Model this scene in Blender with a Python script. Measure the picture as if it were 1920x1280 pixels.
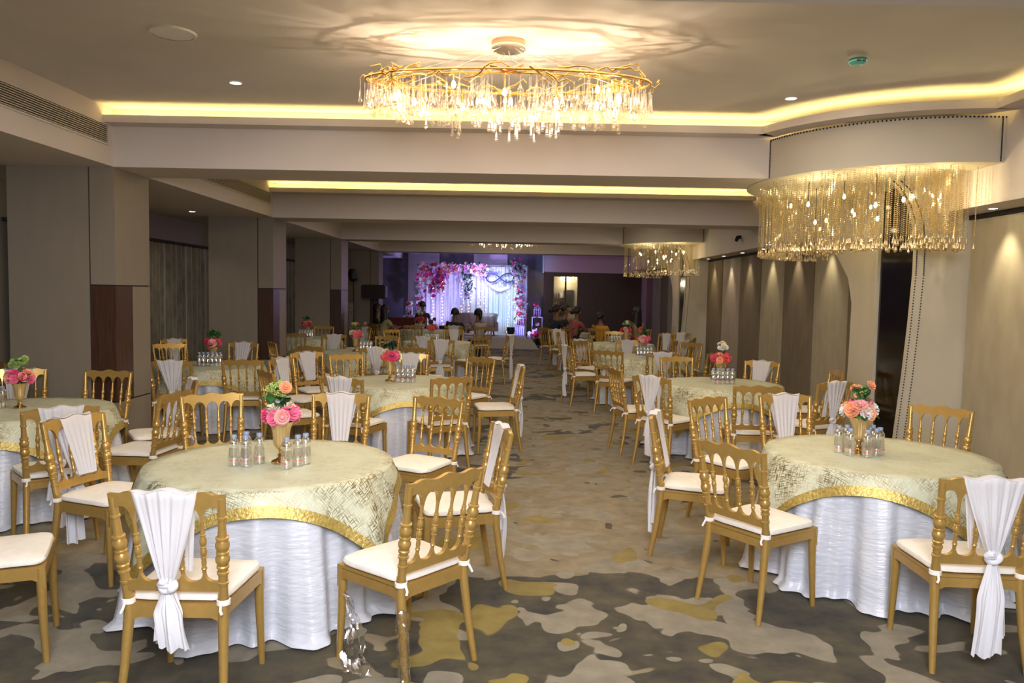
import bpy, math, random
from math import sin, cos, pi, sqrt, radians, atan2, hypot
from mathutils import Vector, Matrix, noise
D = bpy.data
C = bpy.context.scene.collection
for o in list(D.objects): D.objects.remove(o)

# ------------------------------------------------------------------ camera, world, exposure, key lights
sc = bpy.context.scene
sc.view_settings.view_transform = 'Standard'
sc.view_settings.look = 'None'
sc.view_settings.exposure = 0.0
sc.view_settings.gamma = 1.0
sc.view_settings.use_curve_mapping = False
cam_d = D.cameras.new('camera'); cam = D.objects.new('camera', cam_d); C.objects.link(cam)
cam_d.sensor_width = 36.0; cam_d.lens = 27.0; cam_d.clip_end = 100
PITCH = math.atan(90 / 1440); ROLL = 0.018
_f = Vector((0, cos(PITCH), -sin(PITCH))); _r0 = Vector((1, 0, 0)); _u0 = Vector((0, sin(PITCH), cos(PITCH)))
_r = _r0 * cos(ROLL) + _u0 * sin(ROLL); _u = _u0 * cos(ROLL) - _r0 * sin(ROLL)
cam.matrix_world = Matrix(((_r.x, _u.x, -_f.x, 0), (_r.y, _u.y, -_f.y, 0), (_r.z, _u.z, -_f.z, 1.75), (0, 0, 0, 1)))
sc.camera = cam
w = D.worlds.new('world'); sc.world = w; w.use_nodes = True
w.node_tree.nodes['Background'].inputs[0].default_value = (0.9, 0.8, 0.7, 1)
w.node_tree.nodes['Background'].inputs[1].default_value = 0.02

def light(kind, loc, power, color, target=None, size=0.1, spot=60, blend=0.6, sizey=None, name='lamp_light'):
    l = D.lights.new(name, kind); l.energy = power; l.color = color
    if kind == 'AREA':
        l.size = size
        if sizey: l.shape = 'RECTANGLE'; l.size_y = sizey
    else: l.shadow_soft_size = size
    if kind == 'SPOT': l.spot_size = radians(spot); l.spot_blend = blend
    o = D.objects.new(name, l); C.objects.link(o); o.location = loc
    if target is not None:
        o.rotation_euler = (Vector(target) - Vector(loc)).to_track_quat('-Z', 'Y').to_euler()
    return o
WARM = (1.0, 0.80, 0.56)
# light bounced off the ceiling of the first bay, above and behind the photographer
light('AREA', (0.1, -0.5, 2.80), 340, (0.88, 0.91, 1.0), target=(0.1, 6.5, 1.7), size=1.5, name='bounced_light')
# warm fill added under each bay's ceiling, no fixture; stands in for soft bounce
for (yy, pw) in ((0.6, 60), (5.3, 78), (10.2, 66), (15.2, 48), (20.2, 18)):
    light('AREA', (0.1, yy, 3.44), pw, (1.0, 0.84, 0.64), target=(0.1, yy, 0), size=5.5, sizey=2.6, name='bay_fill')

# ------------------------------------------------------------------ materials
def mat(name, col, rough=0.6, metal=0.0, **kw):
    m = D.materials.new(name); m.use_nodes = True
    b = m.node_tree.nodes['Principled BSDF']
    b.inputs['Base Color'].default_value = (*col, 1); b.inputs['Roughness'].default_value = rough
    b.inputs['Metallic'].default_value = metal
    if 'sheen' in kw: b.inputs['Sheen Weight'].default_value = kw['sheen']
    if 'coat' in kw: b.inputs['Coat Weight'].default_value = kw['coat']
    if 'spec' in kw: b.inputs['Specular IOR Level'].default_value = kw['spec']
    if 'emit' in kw:
        b.inputs['Emission Color'].default_value = (*kw['emit'], 1); b.inputs['Emission Strength'].default_value = kw['es']
    return m
def nodes(m): return m.node_tree.nodes, m.node_tree.links, m.node_tree.nodes['Principled BSDF']
def N(m, t, **kw):
    n = m.node_tree.nodes.new(t)
    for k, v in kw.items():
        if k.startswith('i_'): n.inputs[k[2:].replace('_', ' ')].default_value = v
        else: setattr(n, k, v)
    return n
def ramp(m, src, stops, interp='LINEAR'):
    r = N(m, 'ShaderNodeValToRGB'); e = r.color_ramp; e.interpolation = interp
    while len(e.elements) > 1: e.elements.remove(e.elements[-1])
    e.elements[0].position = stops[0][0]; e.elements[0].color = (*stops[0][1], 1)
    for p, c in stops[1:]:
        x = e.elements.new(p); x.color = (*c, 1)
    m.node_tree.links.new(src, r.inputs[0]); return r
def mottled(name, c1, c2, scale, rough=0.6, metal=0.0, bump=0.0, stretch=(1, 1, 1), detail=4, **kw):
    m = mat(name, c1, rough, metal, **kw); ns, L, b = nodes(m)
    tc = N(m, 'ShaderNodeTexCoord'); mp = N(m, 'ShaderNodeMapping'); mp.inputs['Scale'].default_value = stretch
    L.new(tc.outputs['Object'], mp.inputs['Vector'])
    t = N(m, 'ShaderNodeTexNoise'); t.inputs['Scale'].default_value = scale; t.inputs['Detail'].default_value = detail
    L.new(mp.outputs[0], t.inputs['Vector'])
    r = ramp(m, t.outputs['Fac'], [(0.3, c1), (0.7, c2)]); L.new(r.outputs[0], b.inputs['Base Color'])
    if bump:
        bp = N(m, 'ShaderNodeBump'); bp.inputs['Strength'].default_value = bump; bp.inputs['Distance'].default_value = 0.01
        L.new(t.outputs['Fac'], bp.inputs['Height']); L.new(bp.outputs[0], b.inputs['Normal'])
    return m
M = {}
M['plaster'] = mottled('ceiling_plaster', (0.62, 0.59, 0.58), (0.66, 0.63, 0.61), 2.0, 0.85)
M['beam'] = mottled('beam_plaster', (0.58, 0.52, 0.48), (0.61, 0.55, 0.51), 1.5, 0.8)
M['drum'] = mottled('drum_cladding', (0.55, 0.50, 0.41), (0.57, 0.52, 0.43), 3.0, 0.6)
M['lam'] = mottled('pillar_laminate', (0.225, 0.185, 0.14), (0.24, 0.20, 0.15), 9.0, 0.5, stretch=(1, 1, .2))
M['cream'] = mottled('cream_cladding', (0.50, 0.45, 0.35), (0.53, 0.475, 0.37), 3.0, 0.55)
M['wood'] = mottled('dark_walnut', (0.035, 0.014, 0.008), (0.075, 0.032, 0.018), 12.0, 0.4, stretch=(5, 5, .25), detail=6)
M['groove'] = mat('dark_groove', (0.02, 0.015, 0.012), 0.8)
M['black'] = mat('black_plastic', (0.008, 0.008, 0.009), 0.5)
M['blackglass'] = mat('black_glass_door', (0.006, 0.005, 0.004), 0.12)
M['panel_light'] = mottled('light_fabric_panel', (0.34, 0.29, 0.20), (0.40, 0.345, 0.245), 7.0, 0.85, stretch=(1, 1, .4), bump=.1)
M['panel_dark'] = mottled('dark_fabric_panel', (0.155, 0.12, 0.078), (0.195, 0.15, 0.10), 7.0, 0.85, stretch=(1, 1, .4), bump=.1)
M['panel_pink'] = mottled('rosy_fabric_panel', (0.33, 0.27, 0.225), (0.38, 0.315, 0.265), 7.0, 0.85, stretch=(1, 1, .4), bump=.1)
M['panel_lilac'] = mottled('pale_end_panel', (0.44, 0.38, 0.42), (0.48, 0.42, 0.46), 5.0, 0.8)
M['panel_slate'] = mottled('slate_end_panel', (0.085, 0.07, 0.085), (0.11, 0.09, 0.105), 5.0, 0.8)
M['curtain'] = mottled('figured_curtain', (0.10, 0.085, 0.055), (0.20, 0.175, 0.12), 9.0, 0.5, stretch=(1, 1, .5), sheen=.4)
M['gold'] = mottled('gold_chair_paint', (0.49, 0.305, 0.085), (0.55, 0.345, 0.10), 30.0, 0.33, 0.55)
M['cushion'] = mottled('ivory_cushion', (0.74, 0.69, 0.61), (0.80, 0.75, 0.67), 25.0, 0.9, bump=.25)
M['satin'] = mottled('white_crushed_satin', (0.54, 0.555, 0.61), (0.63, 0.645, 0.70), 14.0, 0.3, stretch=(1, 1, 4.0), bump=.6, detail=6)
M['crystal_frame'] = mat('gilded_twig', (0.80, 0.46, 0.13), 0.25, 0.9)
M['canopy'] = mat('rose_gold_canopy', (0.75, 0.5, 0.33), 0.15, 1.0)
M['steel'] = mat('brushed_steel', (0.6, 0.58, 0.55), 0.3, 1.0)
M['white'] = mat('white_enamel', (0.8, 0.8, 0.8), 0.4)
M['vase'] = mat('champagne_gold_vase', (0.72, 0.52, 0.26), 0.28, 0.85)
M['vase_foot'] = mat('polished_gold_foot', (0.62, 0.43, 0.2), 0.15, 1.0)
M['bulb'] = mat('lit_bulb', (1, 0.9, 0.7), 0.3, emit=(1.0, 0.83, 0.5), es=28)
M['cove'] = mat('cove_led_strip', (1, .9, .5), 0.5, emit=(1.0, 0.76, 0.26), es=30)
M['led'] = mat('downlight_lens', (1, 1, 1), 0.5, emit=(1.0, 0.95, 0.85), es=10)
M['fairy'] = mat('fairy_bulb', (1, .8, .5), 0.5, emit=(1.0, 0.62, 0.28), es=9)
M['cap'] = mat('bottle_cap', (0.25, 0.31, 0.46), 0.4)
M['red_print'] = mat('red_print', (0.65, 0.06, 0.06), 0.5)
M['blue_print'] = mat('blue_print', (0.008, 0.012, 0.09), 0.5)
M['grille'] = mat('air_grille', (0.55, 0.48, 0.38), 0.5)
M['teal'] = mat('teal_plastic', (0.10, 0.42, 0.36), 0.35)
M['leaf'] = mat('leaf_green', (0.045, 0.15, 0.035), 0.5)
M['leaf_dark'] = mat('leaf_dark_green', (0.012, 0.045, 0.02), 0.5)
M['skin'] = mat('skin', (0.20, 0.10, 0.062), 0.55)
M['hair'] = mat('black_hair', (0.009, 0.007, 0.006), 0.5)
M['maroon'] = mat('maroon_velvet', (0.10, 0.006, 0.010), 0.8, sheen=.3)
M['sofa'] = mat('rose_beige_upholstery', (0.42, 0.32, 0.31), 0.7, sheen=.2)
M['stage'] = mat('stage_cloth', (0.55, 0.51, 0.47), 0.8)
M['cage'] = mat('white_wire', (0.75, 0.75, 0.78), 0.4)
for nm, c in (('pink', (0.85, 0.16, 0.30)), ('hotpink', (0.80, 0.05, 0.19)), ('blush', (0.85, 0.42, 0.38)), ('peach', (0.85, 0.36, 0.17)),
              ('ivory', (0.82, 0.68, 0.45)), ('whiteflower', (0.78, 0.78, 0.74)), ('red', (0.62, 0.02, 0.035)), ('lime', (0.35, 0.48, 0.10)),
              ('magenta', (0.50, 0.02, 0.22)), ('coral', (0.80, 0.10, 0.10)), ('wine', (0.12, 0.006, 0.03)), ('lilac', (0.55, 0.35, 0.62))):
    M[nm] = mat(nm + '_petal', c, 0.6, sheen=.2)
for nm, c in (('navy', (0.012, 0.014, 0.03)), ('shirt', (0.40, 0.37, 0.36)), ('cream_dress', (0.33, 0.30, 0.16)), ('pink_top', (0.33, 0.07, 0.075)),
              ('yellow_top', (0.55, 0.27, 0.02)), ('floral', (0.26, 0.22, 0.16)), ('red_dress', (0.45, 0.02, 0.015)), ('dark_cloth', (0.015, 0.012, 0.014)), ('denim', (0.03, 0.04, 0.07))):
    M[nm] = mat(nm + '_cloth', c, 0.85)

def thin(name, col, clear, rough=0.05, gloss=(1, 1, 1), edge=.95):
    m = D.materials.new(name); m.use_nodes = True; nt = m.node_tree; nt.nodes.clear(); L = nt.links
    o = nt.nodes.new('ShaderNodeOutputMaterial'); t = nt.nodes.new('ShaderNodeBsdfTransparent'); g = nt.nodes.new('ShaderNodeBsdfGlossy')
    t.inputs[0].default_value = (*col, 1); g.inputs['Roughness'].default_value = rough; g.inputs[0].default_value = (*gloss, 1)
    lw = nt.nodes.new('ShaderNodeLayerWeight'); lw.inputs[0].default_value = 0.35
    mr = nt.nodes.new('ShaderNodeMapRange'); mr.inputs['To Min'].default_value = 1 - clear; mr.inputs['To Max'].default_value = edge
    mx = nt.nodes.new('ShaderNodeMixShader')
    L.new(lw.outputs['Facing'], mr.inputs['Value']); L.new(mr.outputs[0], mx.inputs[0])
    L.new(t.outputs[0], mx.inputs[1]); L.new(g.outputs[0], mx.inputs[2]); L.new(mx.outputs[0], o.inputs[0]); return m
M['crystal'] = thin('clear_crystal', (1, .97, .93), 0.86, 0.05, (1, .96, .88), .55)
M['beadglass'] = thin('champagne_crystal_bead', (1, .93, .74), 0.45, 0.12, (1.0, .92, .72))
M['bottle'] = thin('clear_bottle', (0.95, 0.96, 0.98), 0.74, 0.05)
M['wrap'] = thin('plastic_film', (1, 1, 1), 0.80, 0.12)

def fabric(name, col, trans, clear):
    m = D.materials.new(name); m.use_nodes = True; nt = m.node_tree; nt.nodes.clear(); L = nt.links
    o = nt.nodes.new('ShaderNodeOutputMaterial'); d = nt.nodes.new('ShaderNodeBsdfDiffuse'); t = nt.nodes.new('ShaderNodeBsdfTranslucent')
    tr = nt.nodes.new('ShaderNodeBsdfTransparent'); m1 = nt.nodes.new('ShaderNodeMixShader'); m2 = nt.nodes.new('ShaderNodeMixShader')
    d.inputs[0].default_value = (*col, 1); t.inputs[0].default_value = (*col, 1); m1.inputs[0].default_value = trans; m2.inputs[0].default_value = clear
    tc = nt.nodes.new('ShaderNodeTexCoord'); mp = nt.nodes.new('ShaderNodeMapping'); mp.inputs['Scale'].default_value = (60, 60, 6)
    tn = nt.nodes.new('ShaderNodeTexNoise'); tn.inputs['Scale'].default_value = 1.0; bp = nt.nodes.new('ShaderNodeBump'); bp.inputs['Strength'].default_value = .35; bp.inputs['Distance'].default_value = .004
    L.new(tc.outputs['Object'], mp.inputs[0]); L.new(mp.outputs[0], tn.inputs['Vector']); L.new(tn.outputs['Fac'], bp.inputs['Height']); L.new(bp.outputs[0], d.inputs['Normal'])
    L.new(d.outputs[0], m1.inputs[1]); L.new(t.outputs[0], m1.inputs[2]); L.new(m1.outputs[0], m2.inputs[1]); L.new(tr.outputs[0], m2.inputs[2])
    L.new(m2.outputs[0], o.inputs[0]); return m
M['chiffon'] = fabric('white_chiffon', (0.80, 0.79, 0.82), 0.25, 0.12)
M['knotcloth'] = fabric('white_knotted_cloth', (0.80, 0.79, 0.82), 0.2, 0.0)
M['drape'] = fabric('white_stage_drape', (0.72, 0.72, 0.74), 0.25, 0.0)

# carpet: camouflage patches
def carpet():
    m = mat('camouflage_carpet', (.2, .18, .12), 0.95, sheen=.1, spec=.1); ns, L, b = nodes(m)
    tc = N(m, 'ShaderNodeTexCoord')
    def noi(scale, off, det=1.0, rough=.5, dist=0.0, st=(1, 1, 1)):
        mp = N(m, 'ShaderNodeMapping'); mp.inputs['Location'].default_value = off; mp.inputs['Scale'].default_value = st
        L.new(tc.outputs['Object'], mp.inputs[0])
        t = N(m, 'ShaderNodeTexNoise'); t.inputs['Scale'].default_value = scale; t.inputs['Detail'].default_value = det
        t.inputs['Roughness'].default_value = rough; t.inputs['Distortion'].default_value = dist
        L.new(mp.outputs[0], t.inputs['Vector']); return t.outputs['Fac']
    def mth(op, a, b_=None, v=None):
        x = N(m, 'ShaderNodeMath', operation=op); L.new(a, x.inputs[0])
        if b_ is not None: L.new(b_, x.inputs[1])
        elif v is not None: x.inputs[1].default_value = v
        return x.outputs[0]
    def mixc(fac, a, bcol):
        x = N(m, 'ShaderNodeMix', data_type='RGBA'); L.new(fac, x.inputs[0])
        L.new(a, x.inputs[6])
        if isinstance(bcol, tuple): x.inputs[7].default_value = (*bcol, 1)
        else: L.new(bcol, x.inputs[7])
        return x.outputs[2]
    big = noi(0.33, (3.1, 0.35, 0), 1.5)
    # painted woven bands: dark at the front of the hall, a beige field behind them
    sx = N(m, 'ShaderNodeSeparateXYZ'); L.new(tc.outputs['Object'], sx.inputs[0])
    r = ramp(m, noi(5.5, (0, 0, 0), 5, .6, .4), [(0.28, (0.140, 0.110, 0.060)), (0.5, (0.20, 0.16, 0.096)), (0.72, (0.25, 0.20, 0.127))])
    dark = ramp(m, noi(4.5, (7, 2, 0), 4, .6), [(0.3, (0.026, 0.023, 0.017)), (0.55, (0.062, 0.052, 0.030)), (0.75, (0.095, 0.078, 0.04))])
    lightp = ramp(m, noi(7, (1, 9, 0), 4, .6), [(0.3, (0.17, 0.148, 0.105)), (0.7, (0.25, 0.22, 0.16))])
    must = ramp(m, noi(6, (4, 9, 0), 4, .6), [(0.3, (0.155, 0.115, 0.025)), (0.7, (0.23, 0.175, 0.045))])
    thr = lambda src, lo, hi: ramp(m, src, [(lo, (0, 0, 0)), (hi, (1, 1, 1))]).outputs[0]
    nd = noi(1.15, (2.3, 5.1, 0), 3.0, .55, .4)
    # bias: more dark for y<5 and weak further back
    mr = N(m, 'ShaderNodeMapRange'); mr.inputs['From Min'].default_value = 4.55; mr.inputs['From Max'].default_value = 4.95
    mr.inputs['To Min'].default_value = 0.20; mr.inputs['To Max'].default_value = -0.16; L.new(sx.outputs['Y'], mr.inputs['Value'])
    mr2 = N(m, 'ShaderNodeMapRange'); mr2.inputs['From Min'].default_value = 6.4; mr2.inputs['From Max'].default_value = 7.2
    mr2.inputs['To Min'].default_value = 0.0; mr2.inputs['To Max'].default_value = 0.17; L.new(sx.outputs['Y'], mr2.inputs['Value'])
    bias = mth('ADD', mr.outputs[0], mr2.outputs[0])
    nd2 = mth('ADD', nd, bias)
    col = mixc(thr(nd2, .555, .562), r.outputs[0], dark.outputs[0])
    col = mixc(thr(noi(3.1, (5.3, 1.2, 0), 1.2, .5, 1.0), .70, .705), col, dark.outputs[0])
    l1 = mth('SUBTRACT', noi(1.9, (9.4, 3.7, 0), 1.6, .5, .8, (1, 1.2, 1)), big)
    col = mixc(thr(noi(2.1, (9.4, 3.7, 0), 2.2, .5, .3), .55, .555), col, lightp.outputs[0])
    col = mixc(thr(noi(4.2, (2.4, 7.7, 0), .8, .5, .3), .64, .645), col, lightp.outputs[0])
    col = mixc(thr(noi(2.0, (14.2, 8.8, 0), 1.6, .5, .35), .62, .625), col, must.outputs[0])
    L.new(col, b.inputs['Base Color'])
    bp = N(m, 'ShaderNodeBump'); bp.inputs['Strength'].default_value = .3; bp.inputs['Distance'].default_value = .004
    t = N(m, 'ShaderNodeTexNoise'); t.inputs['Scale'].default_value = 260; L.new(tc.outputs['Object'], t.inputs['Vector'])
    L.new(t.outputs['Fac'], bp.inputs['Height']); L.new(bp.outputs[0], b.inputs['Normal'])
    return m
M['carpet'] = carpet()

def overlay_mat():
    m = mat('sage_jacquard', (.5, .5, .36), 0.5); ns, L, b = nodes(m)
    tc = N(m, 'ShaderNodeTexCoord')
    def lines(rot, sc_):
        mp = N(m, 'ShaderNodeMapping'); mp.inputs['Rotation'].default_value = rot; L.new(tc.outputs['UV'], mp.inputs[0])
        nz = N(m, 'ShaderNodeTexNoise'); nz.inputs['Scale'].default_value = 1.0; nz.inputs['Detail'].default_value = 3.0
        m2 = N(m, 'ShaderNodeMapping'); m2.inputs['Scale'].default_value = sc_; L.new(mp.outputs[0], m2.inputs[0]); L.new(m2.outputs[0], nz.inputs['Vector'])
        return ramp(m, nz.outputs['Fac'], [(.535, (0, 0, 0)), (.56, (1, 1, 1))]).outputs[0]
    a = lines((0, 0, .5), (18, 170, 1)); c = lines((0, 0, -1.15), (18, 170, 1))
    mx = N(m, 'ShaderNodeMath', operation='MAXIMUM'); L.new(a, mx.inputs[0]); L.new(c, mx.inputs[1])
    pn = N(m, 'ShaderNodeTexNoise'); pn.inputs['Scale'].default_value = 5.0; pn.inputs['Detail'].default_value = 2
    L.new(tc.outputs['UV'], pn.inputs['Vector']); pr = ramp(m, pn.outputs['Fac'], [(.40, (0.15,) * 3), (.58, (1,) * 3)])
    ml = N(m, 'ShaderNodeMath', operation='MULTIPLY'); L.new(mx.outputs[0], ml.inputs[0]); L.new(pr.outputs[0], ml.inputs[1])
    ln = N(m, 'ShaderNodeVectorMath', operation='LENGTH'); L.new(tc.outputs['UV'], ln.inputs[0])
    er = ramp(m, ln.outputs['Value'], [(.60, (.3,) * 3), (.70, (1,) * 3)])      # angle-dependent thread sheen painted in: pattern faint on top, strong where it hangs
    m3 = N(m, 'ShaderNodeMath', operation='MULTIPLY'); L.new(ml.outputs[0], m3.inputs[0]); L.new(er.outputs[0], m3.inputs[1]); ml = m3
    cm = N(m, 'ShaderNodeMix', data_type='RGBA'); L.new(ml.outputs[0], cm.inputs[0])
    cm.inputs[6].default_value = (0.56, 0.57, 0.42, 1); cm.inputs[7].default_value = (0.27, 0.22, 0.105, 1); L.new(cm.outputs[2], b.inputs['Base Color'])
    mm = N(m, 'ShaderNodeMath', operation='MULTIPLY'); L.new(ml.outputs[0], mm.inputs[0]); mm.inputs[1].default_value = .72; L.new(mm.outputs[0], b.inputs['Metallic'])
    return m
M['overlay'] = overlay_mat()
M['goldtrim'] = mottled('gold_lame_border', (0.36, 0.25, 0.055), (0.55, 0.42, 0.13), 60.0, 0.42, 0.5, bump=.5)
M['taptop'] = mat('folding_table_top', (0.35, 0.3, 0.25), 0.6)

# ------------------------------------------------------------------ mesh builder
class MB:
    def __init__(s): s.v = []; s.f = []; s.uv = None
    def add(s, vs, fs):
        n = len(s.v); s.v += [tuple(v) for v in vs]; s.f += [tuple(i + n for i in f) for f in fs]; return s
    def box(s, x0, x1, y0, y1, z0, z1, m=None):
        vs = [(x, y, z) for z in (z0, z1) for y in (y0, y1) for x in (x0, x1)]
        if m: vs = [m @ Vector(v) for v in vs]
        return s.add(vs, [(0, 2, 3, 1), (4, 5, 7, 6), (0, 1, 5, 4), (2, 6, 7, 3), (0, 4, 6, 2), (1, 3, 7, 5)])
    def lathe(s, prof, c=(0, 0, 0), seg=16, m=None, cap=True, flute=None):
        vs = []; fs = []; n = len(prof)
        for (r, z) in prof:
            for k in range(seg):
                a = 2 * pi * k / seg; rr = r * (flute(a, z) if flute else 1); p = Vector((rr * cos(a), rr * sin(a), z))
                p = (m @ p) if m else p
                vs.append((p[0] + c[0], p[1] + c[1], p[2] + c[2]))
        for i in range(n - 1):
            for k in range(seg):
                k2 = (k + 1) % seg; fs.append((i * seg + k, i * seg + k2, (i + 1) * seg + k2, (i + 1) * seg + k))
        if cap: fs.append(tuple(reversed(range(seg)))); fs.append(tuple((n - 1) * seg + k for k in range(seg)))
        return s.add(vs, fs)
    def tube(s, pts, rad, seg=8, cap=True, closed=False, sq=None):
        pts = [Vector(p) for p in pts]; n = len(pts)
        rads = rad if isinstance(rad, (list, tuple)) else [rad] * n
        vs = []; fs = []; up = Vector((0.13, 0.05, 1)).normalized()
        prev = None
        for i, p in enumerate(pts):
            if closed: t = (pts[(i + 1) % n] - pts[i - 1])
            else: t = (pts[min(i + 1, n - 1)] - pts[max(i - 1, 0)])
            t.normalize()
            if prev is None:
                a = t.cross(up)
                if a.length < .05: a = t.cross(Vector((1, 0, 0)))
            else: a = prev - t * prev.dot(t)
            a.normalize(); prev = a; b_ = t.cross(a)
            for k in range(seg):
                an = 2 * pi * k / seg
                vs.append(p + (a * cos(an) + b_ * sin(an)) * rads[i])
        m_ = n if closed else n - 1
        for i in range(m_):
            j = (i + 1) % n
            for k in range(seg):
                k2 = (k + 1) % seg; fs.append((i * seg + k, i * seg + k2, j * seg + k2, j * seg + k))
        if cap and not closed: fs.append(tuple(reversed(range(seg)))); fs.append(tuple((n - 1) * seg + k for k in range(seg)))
        return s.add(vs, fs)
    def grid(s, fn, nu, nv, closeu=False):
        vs = [fn(i / nu, j / nv) for j in range(nv + 1) for i in range(nu if closeu else nu + 1)]
        W = nu if closeu else nu + 1; fs = []
        for j in range(nv):
            for i in range(nu):
                i2 = (i + 1) % W; fs.append((j * W + i, j * W + i2, (j + 1) * W + i2, (j + 1) * W + i))
        return s.add(vs, fs)
    def prism(s, poly, z0, z1, ax='z'):
        n = len(poly)
        def mk(a, b_, c): return (a, b_, c) if ax == 'z' else ((c, a, b_) if ax == 'x' else (a, c, b_))
        vs = [mk(a, b_, z0) for a, b_ in poly] + [mk(a, b_, z1) for a, b_ in poly]
        fs = [tuple(reversed(range(n))), tuple(range(n, 2 * n))] + [(i, (i + 1) % n, n + (i + 1) % n, n + i) for i in range(n)]
        return s.add(vs, fs)
    def sphere(s, c, r, seg=10, ring=7, sc_=(1, 1, 1)):
        vs = [(c[0], c[1], c[2] - r * sc_[2])]; fs = []
        for j in range(1, ring):
            t = -pi / 2 + pi * j / ring
            for k in range(seg):
                a = 2 * pi * k / seg; vs.append((c[0] + r * sc_[0] * cos(t) * cos(a), c[1] + r * sc_[1] * cos(t) * sin(a), c[2] + r * sc_[2] * sin(t)))
        vs.append((c[0], c[1], c[2] + r * sc_[2])); T = len(vs) - 1
        for k in range(seg):
            k2 = (k + 1) % seg; fs.append((0, 1 + k2, 1 + k)); fs.append((T, 1 + (ring - 2) * seg + k, 1 + (ring - 2) * seg + k2))
            for j in range(ring - 2): fs.append((1 + j * seg + k, 1 + j * seg + k2, 1 + (j + 1) * seg + k2, 1 + (j + 1) * seg + k))
        return s.add(vs, fs)
    def mesh(s, name, mt=None, smooth=True, angle=38):
        me = D.meshes.new(name); me.from_pydata(s.v, [], s.f); me.update()
        if smooth:
            me.polygons.foreach_set('use_smooth', [True] * len(me.polygons)); me.set_sharp_from_angle(angle=radians(angle))
        if mt is not None: me.materials.append(M[mt] if isinstance(mt, str) else mt)
        return me
    def build(s, name, mt, parent=None, smooth=True, loc=None, rz=0, angle=38):
        return put(name, s.mesh(name, mt, smooth, angle), parent, loc, rz)
def put(name, me, parent=None, loc=None, rz=0, rot=None, scale=None, mt=None):
    o = D.objects.new(name, me); C.objects.link(o)
    if parent is not None: o.parent = parent
    if loc is not None: o.location = loc
    o.rotation_euler = rot if rot is not None else (0, 0, rz)
    if scale is not None: o.scale = scale if hasattr(scale, '__len__') else (scale,) * 3
    if mt is not None: o.material_slots[0].link = 'OBJECT'; o.material_slots[0].material = M[mt]
    return o
def tag(o, label, cat=None, group=None, kind=None):
    o['label'] = label
    if cat: o['category'] = cat
    if group: o['group'] = group
    if kind: o['kind'] = kind
    return o
def thing(name, label, cat, loc=(0, 0, 0), rz=0, group=None):
    o = D.objects.new(name, None); C.objects.link(o); o.location = loc; o.rotation_euler = (0, 0, rz); o.empty_display_size = .1
    return tag(o, label, cat, group)
def dup(root, loc=None, rz=None):
    r = root.copy(); C.objects.link(r)
    if loc is not None: r.location = loc
    if rz is not None: r.rotation_euler = (0, 0, rz)
    def rec(a, b_):
        for ch in a.children:
            c = ch.copy(); C.objects.link(c); c.parent = b_; rec(ch, c)
    rec(root, r); return r
def struct(o, label): return tag(o, label, None, None, 'structure')

# ------------------------------------------------------------------ room shell
ZC, ZB, X0, XF, XR, XL, YE, YS = 3.475, 2.92, -3.94, 4.08, 4.48, -5.75, 27.5, -4.0
BEAMS = (2.63, 7.63, 12.65, 17.66, 22.6); BT = 0.72
struct(MB().box(XL - .1, XR + .1, YS, YE, -.1, 0).build('floor', 'carpet', smooth=False), 'patterned carpet floor in olive, beige and mustard camouflage patches')
struct(MB().box(XL - .1, XR + .1, YS, YE + .1, ZC, ZC + .12).build('ceiling', 'plaster', smooth=False), 'flat white plaster ceiling of the hall')
struct(MB().box(XL - .15, XL, YS, YE, 0, ZC).build('wall_left', 'lam', smooth=False), 'beige wall behind the pillars with the curtained windows')
wr = struct(MB().box(XR, XR + .15, YS, YE, 0, ZC).build('wall_right', 'panel_light', smooth=False), 'right wall clad in alternating fabric panels')
struct(MB().box(XL, XR, YE, YE + .15, 0, ZC).build('wall_back', 'panel_slate', smooth=False), 'end wall behind the wedding stage')
struct(MB().box(XL, XR, YS - .15, YS, 0, ZC).build('wall_front', 'lam', smooth=False), 'wall behind the photographer')
ti = [0]
def trim(mb, mt, label, smooth=False, parent=None):
    if parent is None:
        ti[0] += 1; return struct(mb.build('trim_%d' % ti[0], mt, smooth=smooth), label)
    return mb.build('trim', mt, parent, smooth=smooth)
trim(MB().box(XL, X0, YS, YE, ZB, ZC - .001), 'beam', 'lowered ceiling and fascia over the left side aisle')
trim(MB().box(XF, XR, YS, YE, 2.59, ZC - .001), 'beam', 'lowered fascia band above the right wall')
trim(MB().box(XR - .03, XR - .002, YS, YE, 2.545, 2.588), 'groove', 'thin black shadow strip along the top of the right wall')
ordn = ('first', 'second', 'third', 'fourth', 'fifth')
for i, y in enumerate(BEAMS):
    y0 = y if i else 3.13
    trim(MB().box(X0, XF, y0, y + BT - (0.0 if i else .45), ZB, ZC - .002), 'beam', 'plaster ceiling beam across the hall, %s from the camera' % ordn[i])
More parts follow.
